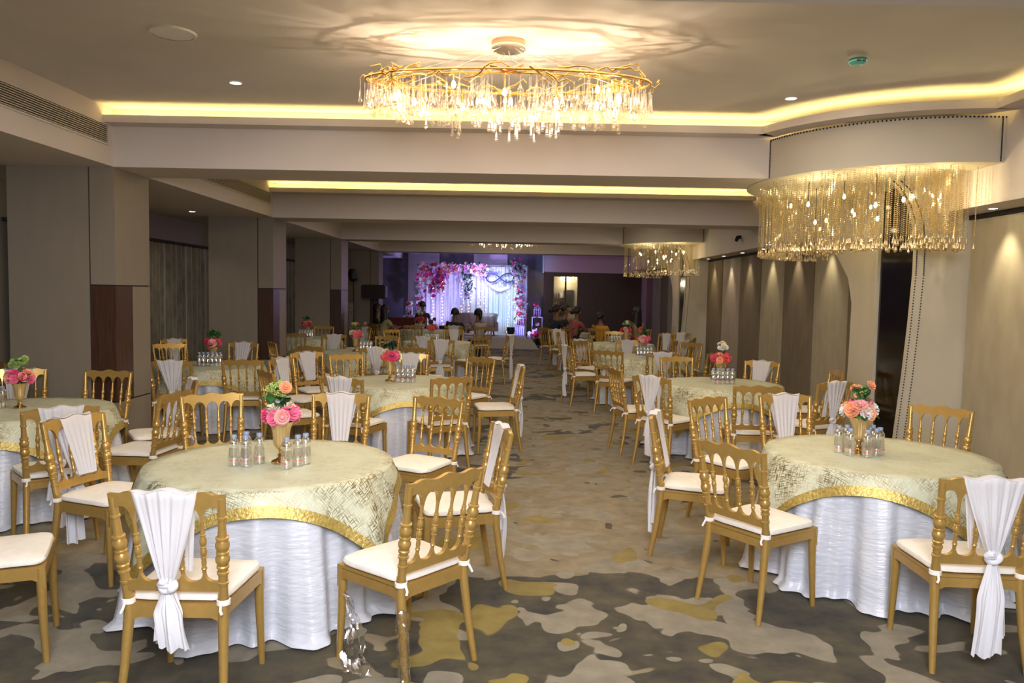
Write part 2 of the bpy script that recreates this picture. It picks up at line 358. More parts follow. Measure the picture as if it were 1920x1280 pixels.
# pillars on the left
for i, y in enumerate(BEAMS):
    c = D.objects.new('pillar', None); C.objects.link(c); c.location = (0, 0, 0)
    struct(c, 'square beige pillar with a dark wood corner panel, %s along the left aisle' % ordn[i])
    XLp = -5.0
    MB().box(XLp, -4.2, y, y + BT, 0, ZB).build('cladding', 'lam', c, smooth=False)
    MB().box(-4.185, X0, y, y + BT, 1.765, ZB).build('upper_panel', 'lam', c, smooth=False)
    MB().box(-4.2, -4.185, y + .015, y + BT, 0, ZB).build('groove', 'groove', c, smooth=False)
    MB().box(-4.185, X0 - .01, y + .01, y + BT - .01, 1.75, 1.765).build('groove', 'groove', c, smooth=False)
    MB().box(-4.185, X0, y, y + .34, .60, 1.75).build('wood_panel', 'wood', c, smooth=False)
    MB().box(-4.185, X0, y + .345, y + BT, .60, 1.75).build('cladding', 'lam', c, smooth=False)
    MB().box(-4.185, X0 - .01, y + .01, y + BT - .01, .585, .60).build('groove', 'groove', c, smooth=False)
    MB().box(-4.185, X0, y, y + BT, 0, .585).build('lower_panel', 'lam', c, smooth=False)
# air grilles in the left fascia
for i, (a, b_) in enumerate(((3.4, 7.5), (8.6, 12.5))):
    g = thing('air_grille', ('long slatted air grille in the near part of the left fascia', 'long slatted air grille in the left fascia beyond the nearest pillar')[i], 'air grille', (X0, a, 3.122))
    MB().box(.001, .006, 0, b_ - a, 0, .172).build('backing', 'groove', g, smooth=False)
    MB().box(.0, .016, -.02, b_ - a + .02, -.015, .0).box(.0, .016, -.02, b_ - a + .02, .172, .186).build('frame', 'beam', g, smooth=False)
    for k in range(9):
        MB().box(.006, .018, 0, b_ - a, .006 + k * .0188, .0135 + k * .0188).build('slat', 'grille', g, smooth=False)
# cove ledges and drums
DR = 1.505; DC = ((3.96, 8.0), (3.96, 18.02))
def ledge_path(pts, label):
    # pts: list of (x,y, nx,ny) wall line with outward normal
    def strip(o0, o1, z0, z1):
        mb = MB(); vs = []
        for (x, y, nx, ny) in pts:
            vs += [(x + nx * o0, y + ny * o0, z0), (x + nx * o1, y + ny * o1, z0), (x + nx * o1, y + ny * o1, z1), (x + nx * o0, y + ny * o0, z1)]
        n = len(pts); fs = []
        for i in range(n - 1):
            for k in range(4): fs.append((i * 4 + k, i * 4 + (k + 1) % 4, i * 4 + 4 + (k + 1) % 4, i * 4 + 4 + k))
        fs += [(3, 2, 1, 0), tuple((n - 1) * 4 + k for k in range(4))]
        return mb.add(vs, fs)
    o = trim(strip(0, .2, 3.31, 3.325), 'beam', label)
    strip(.185, .2, 3.325, 3.38).build('lip', 'beam', o, smooth=False)
    strip(.09, .12, 3.326, 3.332).build('light_strip', 'cove', o, smooth=False)
def drum_arc(cx, cy, r, a0, a1, n=40):
    return [(cx + r * cos(a), cy + r * sin(a), cos(a), sin(a)) for a in [a0 + (a1 - a0) * i / n for i in range(n + 1)]]
cx, cy = DC[0]
aL = pi + math.asin((cy - 7.63) / DR); aR = 2 * pi - math.acos((XF - cx) / DR)
ledge_path([(X0, 7.63, 0, -1), (cx + DR * cos(aL) - .12, 7.63, 0, -1)] + drum_arc(cx, cy, DR, aL + .05, aR - .12) + [(XF, cy - DR * sin(-aR) * 1.0 - .18, -1, 0), (XF, 3.4, -1, 0)], 'glowing cove ledge along the first beam, around the curved drum')
ledge_path([(X0, 12.65, 0, -1), (XF - .2, 12.65, 0, -1)], 'glowing cove ledge along the second beam')
for k, (cx, cy) in enumerate(DC):
    yb = BEAMS[0 if k == 0 else 3]
    a0 = math.acos((XF - cx) / DR)
    o = MB()
    def dfn(u, v, cx=cx, cy=cy, a0=a0): a = a0 + (2 * pi - 2 * a0) * u; return (cx + DR * cos(a), cy + DR * sin(a), ZB - .005 + (3.297 - ZB + .005) * v)
    o.grid(dfn, 72, 1)
    n0 = len(o.v)
    poly = [dfn(i / 72, 0) for i in range(73)]
    o.add(poly, [tuple(range(73))])
    o.add([(x, y, 3.297) for (x, y, z) in poly], [tuple(reversed(range(73)))])
    dr = trim(o, 'drum', ('large curved cream drum bulging from the first beam on the right', 'small distant curved drum on the far right of the hall')[k], smooth=True)
    # beaded edging
    bd = MB()
    for q in range(150):
        a = a0 + (2 * pi - 2 * a0) * q / 149
        bd.sphere((cx + (DR + .006) * cos(a), cy + (DR + .006) * sin(a), 3.287), .0085, 5, 4)
    for q in range(26):
        for a in (aL, 2 * pi - a0 - .02):
            bd.sphere((cx + (DR + .006) * cos(a), cy + (DR + .006) * sin(a), 2.93 + q * .014), .007, 5, 4)
    bd.build('bead_edging', 'groove', dr)
# right pillars under the drums with curved cladding
for k, y in enumerate((7.63, 17.66)):
    c = D.objects.new('pillar', None); C.objects.link(c); c.location = (0, 0, 0)
    struct(c, ('cream pillar with bowed beaded edge under the big drum', 'far cream pillar with bowed beaded edge under the small drum')[k])
    MB().box(4.0, XR, y + .01, y + BT, 0, 2.59).build('core', 'cream', c, smooth=False)
    curve = [(3.80, 0), (3.84, .5), (3.885, 1.0), (3.92, 1.5), (3.945, 2.0), (3.945, 2.3), (3.92, 2.5), (3.86, 2.68), (3.77, 2.83), (3.66, 2.93)]
    MB().prism(curve + [(XF, 2.93), (XF, 2.59), (XR, 2.59), (XR, 0)], y - .05, y, 'y').build('curved_front', 'cream', c, smooth=False)
    for off in (.012, .088):
        b_ = MB()
        for i in range(len(curve) - 1):
            for q in range(18):
                t = q / 18; x = curve[i][0] * (1 - t) + curve[i + 1][0] * t; z = curve[i][1] * (1 - t) + curve[i + 1][1] * t
                b_.sphere((x + off, y - .053, z), .0075, 5, 4)
        b_.build('bead_edging', 'groove', c)
    MB().box(3.975, 3.999, y + .02, y + BT, 0, ZB).build('dark_glass', 'blackglass', c, smooth=False)
    arch = [(y + BT + .02, 0), (y + BT + .72, 0), (y + BT + .64, 1.0), (y + BT + .62, 1.7), (y + BT + .74, 2.0), (y + BT + 1.05, 2.25), (y + BT + 1.5, 2.5), (y + BT + 1.75, 2.60), (y + BT + .02, 2.60)]
    MB().prism(arch, 3.95, 4.0, 'x').build('arched_fin', 'cream', c, smooth=False)
# right wall panels
bounds = [-4.0, 7.55]
MB().box(XR - .022, XR - .001, -3.9, 7.54, .02, 2.54).build('wall_panel', 'panel_light', wr, smooth=False)
ys = [8.95, 10.2, 11.4, 12.65, 13.85, 15.1, 16.4, 17.6]
for i in range(len(ys) - 1):
    MB().box(XR - (.02 if i % 2 else .035), XR - .001, ys[i] + .004, ys[i + 1] - .004, .02, 2.54).build('wall_panel', ('panel_dark', 'panel_light', 'panel_dark', 'panel_light', 'panel_dark', 'panel_pink', 'panel_dark')[i], wr, smooth=False)
y = 18.45; i = 0
while y < 27.3:
    MB().box(XR - (.02 if i % 2 else .035), XR - .001, y + .004, min(y + 1.2, 27.4) - .004, .02, 2.54).build('wall_panel', 'panel_dark' if i % 2 else 'panel_pink', wr, smooth=False); y += 1.2; i += 1
# end wall
xs = [-5.0, -3.75, -2.62, -1.42, -.2, 1.05]
for i in range(5):
    tr = MB().box(xs[i] + .01, xs[i + 1] - .01, YE - .06, YE - .001, .02, ZC - .01)
    trim(tr, ('panel_slate', 'panel_lilac', 'panel_slate', 'panel_lilac', 'panel_slate')[i], '%s upright panel of the end wall, %s from the left' % (('dark', 'pale', 'dark', 'pale', 'dark')[i], ordn[i]))
trim(MB().box(1.06, XF, 26.6, YE, 2.5, ZC - .002), 'beam', 'plaster band above the dark wood bar wall')
trim(MB().box(1.03, 1.06, 26.58, YE, 2.5, ZC - .002), 'white', 'bright white edge strip beside the bar wall')
# dark wood bar wall with glazed door
wb = trim(MB().box(1.06, 1.36, 26.6, 26.7, 0, 2.5).box(2.28, XR - .04, 26.6, 26.7, 0, 2.5).box(1.36, 2.28, 26.6, 26.7, 2.36, 2.5), 'wood', 'dark brown wood wall around the lit bar opening')
MB().box(1.06, 4.4, 26.58, 26.6, 2.46, 2.5).build('top_edge', 'wood', wb, smooth=False)
# lit bar room behind
br = trim(MB().box(1.36, 2.28, 27.40, 27.42, 0, 2.5), 'panel_light', 'pale lit wall inside the bar')
dw = D.objects.new('door_1', None); C.objects.link(dw); struct(dw, 'glazed bar door with dark wood frame')
MB().box(1.36, 1.41, 26.62, 26.68, 0, 2.36).box(2.23, 2.28, 26.62, 26.68, 0, 2.36).box(1.79, 1.85, 26.62, 26.68, 0, 2.36).box(1.36, 2.28, 26.62, 26.68, 0, .08).build('frame', 'wood', dw, smooth=False)
gl = MB().box(1.41, 1.79, 26.645, 26.65, .08, 2.36).build('glass', 'bottle', dw, smooth=False)
MB().box(1.85, 2.23, 26.645, 26.65, .08, 2.36).build('glass', 'bottle', dw, smooth=False)

# curtains on the left wall
def curtain(x, y0, y1, z0, z1, amp=.045, n=24, seed=1):
    rr = random.Random(seed); ph = [rr.uniform(0, 6) for _ in range(4)]
    def fn(u, v):
        y = y0 + (y1 - y0) * u; a = u * n * 2 * pi
        d = amp * (sin(a + .8 * sin(a * .23 + ph[0])) * .6 + .4 * sin(a * .53 + ph[1])) * (0.7 + .3 * v)
        return (x + d, y, z1 + (z0 - z1) * v)
    return MB().grid(fn, n * 12, 6)
for i, (a, b_) in enumerate(((4.6, 7.5), (8.7, 14.4), (15.2, 17.3), (18.6, 22.3))):
    o = curtain(XL + .12, a, b_, .03, 2.46, seed=i + 3, n=int((b_ - a) * 5))
    ob = o.build('window_curtain', 'curtain')
    tag(ob, ('dark figured curtain at the left edge beside the first pillar', 'dark figured curtain on the window between the first and second pillars',
             'dark curtain on the wall between the second and third pillars', 'dark curtain in the far left bay past the third pillar')[i], 'curtain', 'aisle curtains')
    MB().box(XL + .02, XL + .2, a - .05, b_ + .05, 2.46, 2.5).build('pelmet_rail', 'groove', ob, smooth=False)
wn = D.objects.new('window_1', None); C.objects.link(wn); struct(wn, 'window glimpsed as a bright slit beside the curtain')
MB().box(XL + .001, XL + .02, 14.4, 14.75, .9, 2.4).build('pane', mat('window_daylight', (.7, .8, .9), .3, emit=(.65, .8, 1.0), es=.6), wn, smooth=False)
MB().box(XL + .001, XL + .05, 14.75, 14.8, .85, 2.45).box(XL + .001, XL + .05, 14.35, 14.4, .85, 2.45).build('window_frame', 'white', wn, smooth=False)

# ------------------------------------------------------------------ downlights and ceiling fittings
def downlight(x, y, z, label, group, power, spot=95, target=None, rad=.045, col=(1, .93, .8)):
    t = thing('downlight', label, 'downlight', (x, y, z), 0, group)
    MB().lathe([(rad * 1.25, 0), (rad * 1.25, -.006), (rad, -.006), (rad, -.001)], seg=24, cap=False).build('rim', 'white', t)
    MB().lathe([(rad, -.004), (rad, -.003)], seg=24).build('lens', 'led', t)
    light('SPOT', (x, y, z - .03), power, col, target=target or (x, y, 0), size=.05, spot=spot, blend=.8, name='downlight_beam')
downlight(-2.36, 6.57, ZC, 'lit round downlight in the main ceiling left of the ring chandelier', 'main ceiling downlights', 22)
downlight(2.37, 6.75, ZC, 'lit round downlight in the main ceiling near the curved cove', 'main ceiling downlights', 22)
downlight(-4.95, 11.9, ZB, 'small downlight in the side aisle ceiling between first and second pillars', 'aisle downlights', 12, 110)
downlight(-4.95, 5.0, ZB, 'downlight of the left side aisle nearest the camera', 'aisle downlights', 14, 110)
downlight(-4.9, 16.2, ZB, 'tiny downlight in the side aisle ceiling beyond the second pillar', 'aisle downlights', 9, 110)
dl = [(6.95, 14)] + [(ys[i] * .5 + ys[i + 1] * .5, 9) for i in range(7)]
for i, (yy, pw) in enumerate(dl):
    downlight(4.29, yy, 2.59, 'wall washing downlight over the fabric wall, %s from the camera' % ('first', 'second', 'third', 'fourth', 'fifth', 'sixth', 'seventh', 'eighth')[i], 'wall washer downlights', pw * 3.2, 62,
              target=(4.44, yy, 1.7), rad=.036, col=(1, .86, .58))
downlight(4.29, 2.5, 2.59, 'wall washing downlight over the near right wall outside the picture', 'wall washer downlights', 60, 62, target=(4.44, 2.5, 1.75), rad=.036, col=(1, .86, .58))
t = thing('ceiling_speaker', 'round white flush ceiling speaker at upper left', 'ceiling speaker', (-2.34, 5.33, ZC))
MB().lathe([(.155, 0), (.15, -.012), (.138, -.014)], seg=40, cap=False).build('rim', 'white', t)
MB().lathe([(.138, -.011), (.05, -.013), (.001, -.013)], seg=40).build('grille', 'white', t)
t = thing('smoke_detector', 'teal smoke detector on the ceiling at upper right', 'smoke detector', (2.42, 5.57, ZC))
MB().lathe([(.062, 0), (.065, -.018), (.06, -.024)], seg=28).build('base', 'white', t)
MB().lathe([(.062, -.022), (.060, -.045), (.04, -.066), (.001, -.07)], seg=28).build('housing', 'teal', t)
MB().box(-.03, -.005, -.062, -.05, -.05, -.04).box(.008, .03, -.062, -.05, -.05, -.04).build('vent', 'black', t, smooth=False)
t = thing('security_camera', 'small dark security camera on the far right fascia', 'camera', (4.02, 13.9, 2.83))
MB().box(.0, .06, -.03, .03, -.03, .03).build('mount', 'groove', t); MB().tube([(0, 0, 0), (-.05, -.12, -.06)], .032, 12).build('camera_body', 'groove', t)

# ------------------------------------------------------------------ ring chandelier
def drop_mesh(L):
    mb = MB(); mb.lathe([(.0028, 0), (.003, -.35 * L), (.0045, -.6 * L), (.011, -.8 * L), (.016, -.9 * L), (.0145, -.96 * L), (.006, -L)], seg=10)
    return mb.mesh('crystal_drop', 'crystal')
def ring_chandelier(cx, cy, cz, rx, ry, label, nd, seed=5, near=True):
    rr = random.Random(seed); t = thing('ring_chandelier', label, 'chandelier', (cx, cy, ZC))
    dz = cz - ZC
    MB().lathe([(.118, 0), (.118, -.05)], seg=40).build('canopy', 'canopy', t)
    MB().lathe([(.112, -.051), (.112, -.055)], seg=40).build('canopy_plate', 'steel', t)
    for k in range(8):
        a = 2 * pi * k / 8 + .3
        MB().tube([(.09 * cos(a), .09 * sin(a), -.055), (rx * .8 * cos(a), ry * .85 * sin(a), dz + .01)], .0022, 5).build('wire', 'steel', t)
    MB().tube([(0, 0, -.06), (.02, 0, -.12), (.08, -.05, -.16), (0, -.12, -.22), (.0, -ry * .9, dz)], .004, 6).build('power_cable', 'steel', t)
    ell = lambda f, z: [(f * rx * cos(2 * pi * i / 72), f * ry * sin(2 * pi * i / 72), z) for i in range(72)]
    MB().tube(ell(1, dz), .009, 8, closed=True).build('ring_frame', 'crystal_frame', t)
    MB().tube(ell(.82, dz - .01), .006, 6, closed=True).build('ring_frame', 'crystal_frame', t)
    for k in range(99 if near else 26):      # gilded twigs woven round the ring
        a = rr.uniform(0, 2 * pi); f = rr.uniform(.78, 1.06); p = []; z = dz + rr.uniform(-.03, .05); da = rr.choice((-1, 1)) * rr.uniform(.03, .055)
        for q in range(6):
            p.append((f * rx * cos(a), f * ry * sin(a), z)); a += da; f += rr.uniform(-.06, .06); f = min(max(f, .72), 1.08); z += rr.uniform(-.035, .03)
        MB().tube(p, [.0075, .007, .006, .005, .004, .002], 5).build('twig', 'crystal_frame', t)
    vs = [drop_mesh(l) for l in (.10, .13, .16, .19)]
    rest = MB(); lens = (.10, .13, .16, .19); cnt = 0
    spots = []
    for k in range(nd):
        a = rr.uniform(0, 2 * pi); f = rr.uniform(.72, 1.04) if rr.random() < .8 else rr.uniform(.2, .75)
        edge = abs(cos(a)); z = dz - rr.uniform(.0, .21) * (1 - .55 * edge)
        spots.append((f * rx * cos(a), f * ry * sin(a), z, rr.randrange(4)))
    spots.sort(key=lambda s: s[1])
    for (x, y, z, q) in spots:
        cnt += 1
        if near and cnt <= 100: put('crystal_drop', vs[q], t, (x, y, z))
        else:
            L = lens[q]; rest.lathe([(.0028, 0), (.003, -.35 * L), (.0095, -.8 * L), (.0135, -.9 * L), (.0125, -.96 * L), (.005, -L)], (x, y, z), seg=6)
    o = rest.build('crystal_drops', 'crystal', t); o['kind'] = 'stuff'
    bm = MB().lathe([(.004, .03), (.010, .022), (.016, .0), (.012, -.014), (.004, -.02)], seg=10).mesh('bulb', 'bulb')
    for k in range(14):
        a = 2 * pi * k / 14 + .2; x, y = .80 * rx * cos(a), .7 * ry * sin(a); z = dz - .08 - .05 * (k % 3)
        bh = MB().tube([(x, y, z + .03), (x, y, dz)], .005, 6).build('bulb_holder', 'crystal_frame', t); put('bulb', bm, bh, (x, y, z))
    return t
ring_chandelier(-.06, 5.4, 3.205, .985, .32, 'large oval gilded chandelier of crystal drops over the front of the hall', 560)
for k in range(6):
    a = 2 * pi * k / 6 + .3
    light('POINT', (-.06 + .78 * cos(a), 5.4 + .24 * sin(a), 3.02), 13, (1.0, .77, .52), size=.012, name='chandelier_bulb_light')
ring_chandelier(-.22, 20.4, 3.24, 1.02, .34, 'small looking distant crystal chandelier before the stage', 170, seed=9, near=False)
light('POINT', (-.2, 20.4, 3.0), 22, WARM, size=.15, name='chandelier_bulb_light')

# ------------------------------------------------------------------ crystal bead curtains under the drums
def strand(mb, x, y, z, L, seg=6, step=.0175, r=.0062):
    n = int(L / step)
    for i in range(n): 
        mb.add([(x, y, z - i * step - 2 * r * .95), (x - r, y, z - i * step - r), (x, y - r, z - i * step - r), (x + r, y, z - i * step - r), (x, y + r, z - i * step - r), (x, y, z - i * step)],
               [(0, 2, 1), (0, 3, 2), (0, 4, 3), (0, 1, 4), (5, 1, 2), (5, 2, 3), (5, 3, 4), (5, 4, 1)])
    zb = z - n * step
    mb.lathe([(.0016, 0), (.0018, -.05), (.006, -.075), (.0125, -.094), (.011, -.104), (.003, -.11)], (x, y, zb), seg=7)
def bead_chandelier(cx, cy, label, n, seed, yb):
    rr = random.Random(seed); t = thing('bead_chandelier', label, 'chandelier', (cx, cy, ZB - .006))
    lens = (.38, .44, .5, .56, .62); ms = []
    for l in lens:
        m_ = MB(); strand(m_, 0, 0, 0, l); ms.append(m_.mesh('bead_strand', 'beadglass', smooth=False))
    rest = MB(); cnt = 0; pts = []
    while len(pts) < n:
        a = rr.uniform(radians(92), radians(268)); f = (1 - rr.random() ** 1.6 * .75) * 1.38
        x, y = f * cos(a) + (.0), f * sin(a)
        x = min(x, .05)
        if x > -.28 and cy + y < yb + 2.3 and cy + y > yb - .12: continue
        if x > -.10: continue
        pts.append((x, y))
    for k in range(n // 5):
        pts.append((rr.uniform(-.25, .08), rr.uniform(-1.35, -.5)))
    pts.sort(key=lambda p: p[1])
    for (x, y) in pts:
        rad = hypot(x, y); q = min(4, max(0, int(4.9 - (1.4 - rad) * 2.2 + rr.uniform(-1.0, .6))))
        cnt += 1
        if cnt % 2 and cnt < 200: put('bead_strand', ms[q], t, (x, y, 0))
        else: strand(rest, x, y, 0, lens[q])
    o = rest.build('bead_strands', 'beadglass', t, smooth=False); o['kind'] = 'stuff'
    bm = MB().lathe([(.004, .03), (.010, .022), (.015, .0), (.011, -.012), (.004, -.018)], seg=10).mesh('bulb', 'bulb')
    for k in range(13):
        a = radians(100 + 160 * (k / 12)); f = (.45, 1.05, .8)[k % 3]; x, y, z = f * cos(a), f * sin(a), -.16 - .1 * ((k * 7) % 4) / 1.5
        bh = MB().tube([(x, y, z + .03), (x, y, 0)], .004, 5).build('bulb_cord', 'groove', t); put('bulb', bm, bh, (x, y, z))
bead_chandelier(3.96, 8.0, 'curtain of champagne crystal bead strands under the big curved drum', 470, 3, 7.63)
bead_chandelier(3.96, 18.02, 'distant curtain of glowing crystal bead strands under the small drum', 230, 4, 17.66)
for (x, y, p) in ((2.95, 7.5, 9), (3.3, 6.95, 9), (3.75, 6.85, 9), (3.2, 8.6, 7), (3.0, 17.6, 8), (3.55, 16.9, 8), (3.3, 18.6, 5)):
    light('POINT', (x, y, 2.64), p, (1, .80, .42), size=.012, name='bead_bulb_light')

# ------------------------------------------------------------------ banquet chair
def back_y(z): return -.20 - .075 * max(0, (z - .46)) / .46
def half(z): return .195 + .022 * max(0, (z - .46)) / .46
def turned(prof, p0, p1, seg=14):
    p0 = Vector(p0); p1 = Vector(p1); pts = []; rs = []
    for t, r in prof: pts.append(p0.lerp(p1, t)); rs.append(r)
    return MB().tube(pts, rs, seg)
POST = [(0, .0185), (.10, .019), (.17, .0185), (.175, .0225), (.195, .0225), (.2, .0185), (.27, .019), (.275, .024), (.295, .024), (.30, .019), (.33, .020), (.335, .025), (.35, .025), (.36, .021), (.40, .0285), (.43, .029),
        (.465, .020), (.47, .0255), (.49, .0255), (.495, .021), (.53, .0275), (.56, .029), (.605, .020), (.61, .026), (.63, .026), (.635, .0185), (.7, .0165), (.80, .0155), (.805, .0195), (.825, .0195), (.83, .0155), (1, .0165)]
SPIN = [(0, .0085), (.06, .0085), (.10, .0125), (.13, .0085), (.2, .0105), (.29, .0085), (.3, .0125), (.325, .0125), (.33, .009), (.38, .013), (.43, .0145), (.49, .009), (.5, .013), (.52, .013), (.53, .009), (.58, .0135), (.64, .0145), (.72, .009),
        (.73, .0125), (.75, .0125), (.76, .0085), (.86, .0075), (1, .0085)]
def rail_strip(fz_top, fz_bot, n=90, th=.011):
    mb = MB(); vs = []; fs = []
    for i in range(n + 1):
        u = -1 + 2 * i / n; zt = fz_top(u); zb = fz_bot(u)
        for (z, s_) in ((zb, -1), (zt, -1), (zt, 1), (zb, 1)):
            x = u * (half(z) + .014); vs.append((x, back_y(z) + s_ * th - .012 * (1 - u * u), z))
    for i in range(n):
        for k in range(4): fs.append((i * 4 + k, (i + 1) * 4 + k, (i + 1) * 4 + (k + 1) % 4, i * 4 + (k + 1) % 4))
    fs += [(0, 1, 2, 3), (n * 4 + 3, n * 4 + 2, n * 4 + 1, n * 4)]
    return mb.add(vs, fs)
def arch(u, peak, spring, w=.92):
    q = (u * .5 + .5) * 5; q = q - math.floor(q) if u < 1 else 1.0; s_ = (q - .5) * 2
    if abs(s_) >= w: return spring
    return spring + (peak - spring) * sqrt(max(0, 1 - (s_ / w) ** 2)) ** .8
def topwave(u): return .925 + .016 * (1 - u * u) + .0075 * cos(3 * pi * u) * (1 if abs(u) < .8 else .6) + (.012 * max(0, (abs(u) - .82) / .18))
def make_chair():
    t = thing('banquet_chair', 'gold banquet chair', 'chair')
    # seat frame: four rails with arched undersides, slab on top
    mb = MB(); mb.prism([(-.225, .225), (-.2, -.21), (.2, -.21), (.225, .225)], .445, .46)
    def arail(p0, p1, nrm, n=16):
        vs = []; fs = []
        for i in range(n + 1):
            s_ = i / n; x = p0[0] + (p1[0] - p0[0]) * s_; y = p0[1] + (p1[1] - p0[1]) * s_
            e = abs(2 * s_ - 1); zb = .40 - .045 * max(0, (e - .72) / .28) ** 2
            for (z, k) in ((zb, 0), (.447, 0), (.447, 1), (zb, 1)): vs.append((x + nrm[0] * .024 * k, y + nrm[1] * .024 * k, z))
        for i in range(n):
            for k in range(4): fs.append((i * 4 + k, i * 4 + 4 + k, i * 4 + 4 + (k + 1) % 4, i * 4 + (k + 1) % 4))
        fs += [(3, 2, 1, 0), tuple(n * 4 + k for k in range(4))]
        mb.add(vs, fs)
    arail((-.225, .225), (.225, .225), (0, -1)); arail((-.2, -.21), (.2, -.21), (0, 1)); arail((-.2, -.21), (-.225, .225), (1, 0)); arail((.2, -.21), (.225, .225), (-1, 0))
    mb.build('seat_frame', 'gold', t)
    def cf(u, v):
        a = 2 * pi * u; e = .5; rr_ = 1.0 if v < .8 else 1
        prof = [(.0, .463), (.90, .463), (1.0, .470), (1.01, .480), (.985, .493), (.9, .501), (.5, .506), (.0, .508)]
        k = v * 7; i = min(6, int(k)); f = k - i; r = prof[i][0] * (1 - f) + prof[i + 1][0] * f; z = prof[i][1] * (1 - f) + prof[i + 1][1] * f
        cx_ = math.copysign(abs(cos(a)) ** .28, cos(a)); sy = math.copysign(abs(sin(a)) ** .28, sin(a))
        hw = .214 + .012 * sy
        return (r * cx_ * hw, .012 + r * sy * .212 - (.0), z + .003 * noise.noise(Vector((cx_ * 3 * r, sy * 3 * r, 1))))
    MB().grid(cf, 64, 7, closeu=True).build('cushion', 'cushion', t)
    for s_ in (-1, 1):
        MB().tube([(s_ * .205, .205, .45), (s_ * .208, .21, .25), (s_ * .214, .222, 0)], [.0225, .0195, .0145], 12).build('leg', 'gold', t)
        MB().tube([(s_ * .192, -.197, .50), (s_ * .194, -.20, .40), (s_ * .202, -.225, .2), (s_ * .214, -.262, 0)], [.021, .022, .019, .0145], 12).build('leg', 'gold', t)
        bp_ = turned(POST, (s_ * .195, back_y(.46), .47), (s_ * .217, back_y(.92), .918)).build('back_post', 'gold', t)
        MB().lathe([(.024, -.012), (.028, -.01), (.028, .01), (.024, .012)], (s_ * .195, -.2, .467), seg=14, cap=False).tube([(s_ * .195, -.23, .467), (s_ * .198, -.245, .445), (s_ * .205, -.247, .43)], .006, 6).build('cushion_tie', 'cushion', bp_)
    rail_strip(topwave, lambda u: arch(u, .882, .812)).build('top_rail', 'gold', t)
    rail_strip(lambda u: .602 - (arch(u, .602, .560) - .560), lambda u: .515 + .006 * (1 - u * u)).build('lower_rail', 'gold', t)
    for u in (-.6, -.2, .2, .6):
        z0, z1 = .595, .82
        p0 = (u * (half(z0) + .014), back_y(z0) - .012 * (1 - u * u), z0); p1 = (u * (half(z1) + .014), back_y(z1) - .012 * (1 - u * u), z1)
        turned(SPIN, p0, p1, 10).build('spindle', 'gold', t)
    return t
proto = make_chair()

# ------------------------------------------------------------------ sashes
def make_sash(v):
    rr = random.Random(40 + v)
    kx = (-.015, .02, .0)[v]; kz = (.565, .575, .56)[v]; wt = (.115, .12, .11)[v]
    mb = MB(); nu = 44
    def outer(u, vv):       # from rail top down the outside to the knot
        s_ = 2 * u - 1; z = .957 + (kz + .01 - .957) * vv
        ww = wt * (1 - vv) ** .85 + .024; x = s_ * ww + kx * vv
        ztop = topwave(max(-1, min(1, x / .23))) + .006
        if vv < .08: z = ztop
        fold = .006 * sin(s_ * 15 + v) * (.3 + vv) + .004 * sin(s_ * 31 + 2 * v) * (.3 + .7 * vv)
        return (x, back_y(max(z, .5)) - .024 - fold - .012 * (1 - s_ * s_) - .035 * vv, z if vv >= .08 else ztop - .004 * (vv / .08))
    def inner(u, vv):
        s_ = 2 * u - 1; z = .957 + (.585 - .957) * vv
        ww = wt * (1 - .45 * vv); x = s_ * ww + kx * vv
        ztop = topwave(max(-1, min(1, x / .23))) + .006
        fold = .006 * sin(s_ * 17 + 1 + v) * vv
        return (x, back_y(z) + .018 + fold + .02 * vv, z if vv > .08 else ztop - .004)
    mb.grid(outer, nu, 18); mb.grid(inner, nu, 12)
    def cap_(u, vv):
        s_ = 2 * u - 1; x = s_ * (wt + .024 * (1 - vv)); ztop = topwave(max(-1, min(1, x / .23))) + .007
        return (x, back_y(.95) - .024 - .012 * (1 - s_ * s_) + (.042 + .012 * (1 - s_ * s_)) * vv, ztop + .004 * sin(pi * vv))
    mb.grid(cap_, nu, 3)
    root = mb.build('chair_sash', 'chiffon', angle=80)
    ky = back_y(kz) - .062
    kb = MB()
    def knot(u, vv):
        a = 2 * pi * u; b_ = 2 * pi * vv; R_, r_ = .024, .017 + .003 * sin(3 * a + v)
        x = (R_ + r_ * cos(b_)) * cos(a); z = (R_ + r_ * cos(b_)) * sin(a) * .9; y = r_ * sin(b_) * 1.2 + .006 * sin(2 * a)
        return (kx + x, ky + y, kz + z)
    kb.grid(knot, 24, 12, closeu=True)
    kb.sphere((kx - .012, ky, kz + .005), .024, 12, 8, (1.3, .9, .8)); kb.sphere((kx + .014, ky + .004, kz - .008), .02, 12, 8, (1.1, .8, 1.1))
    kb.build('knot', 'knotcloth', root, angle=80)
    tb = MB(); Lt = (.42, .46, .25)[v]
    def tail(u, vv):
        s_ = 2 * u - 1; ww = .016 + .052 * min(1, vv * 2.6) * (1 - .15 * sin(vv * 3)); x = kx + s_ * ww + (.02, -.015, .03)[v] * vv
        z = kz - .015 - Lt * vv * (1 - .04 * s_ * s_) + (.006 * sin(s_ * 9) if vv > .97 else 0)
        y = ky - .004 + .013 * sin(s_ * 6 + v * 2 + vv * 2) * (.3 + vv) + .005 * sin(s_ * 17) - .02 * sin(pi * vv) * .6
        return (x, y, z)
    tb.grid(tail, 26, 22)
    def tail2(u, vv):
        s_ = 2 * u - 1; ww = .014 + .04 * min(1, vv * 2.2); x = kx + .006 + s_ * ww - (.03, -.03, .02)[v] * vv
        return (x, ky + .016 + .012 * sin(s_ * 7 + 1) * (.3 + vv), kz - .015 - Lt * (.55, .8, .9)[v] * vv)
    tb.grid(tail2, 20, 14)
    tb.build('tail', 'knotcloth', root, angle=80)
    return root
sashes = [make_sash(v) for v in range(3)]

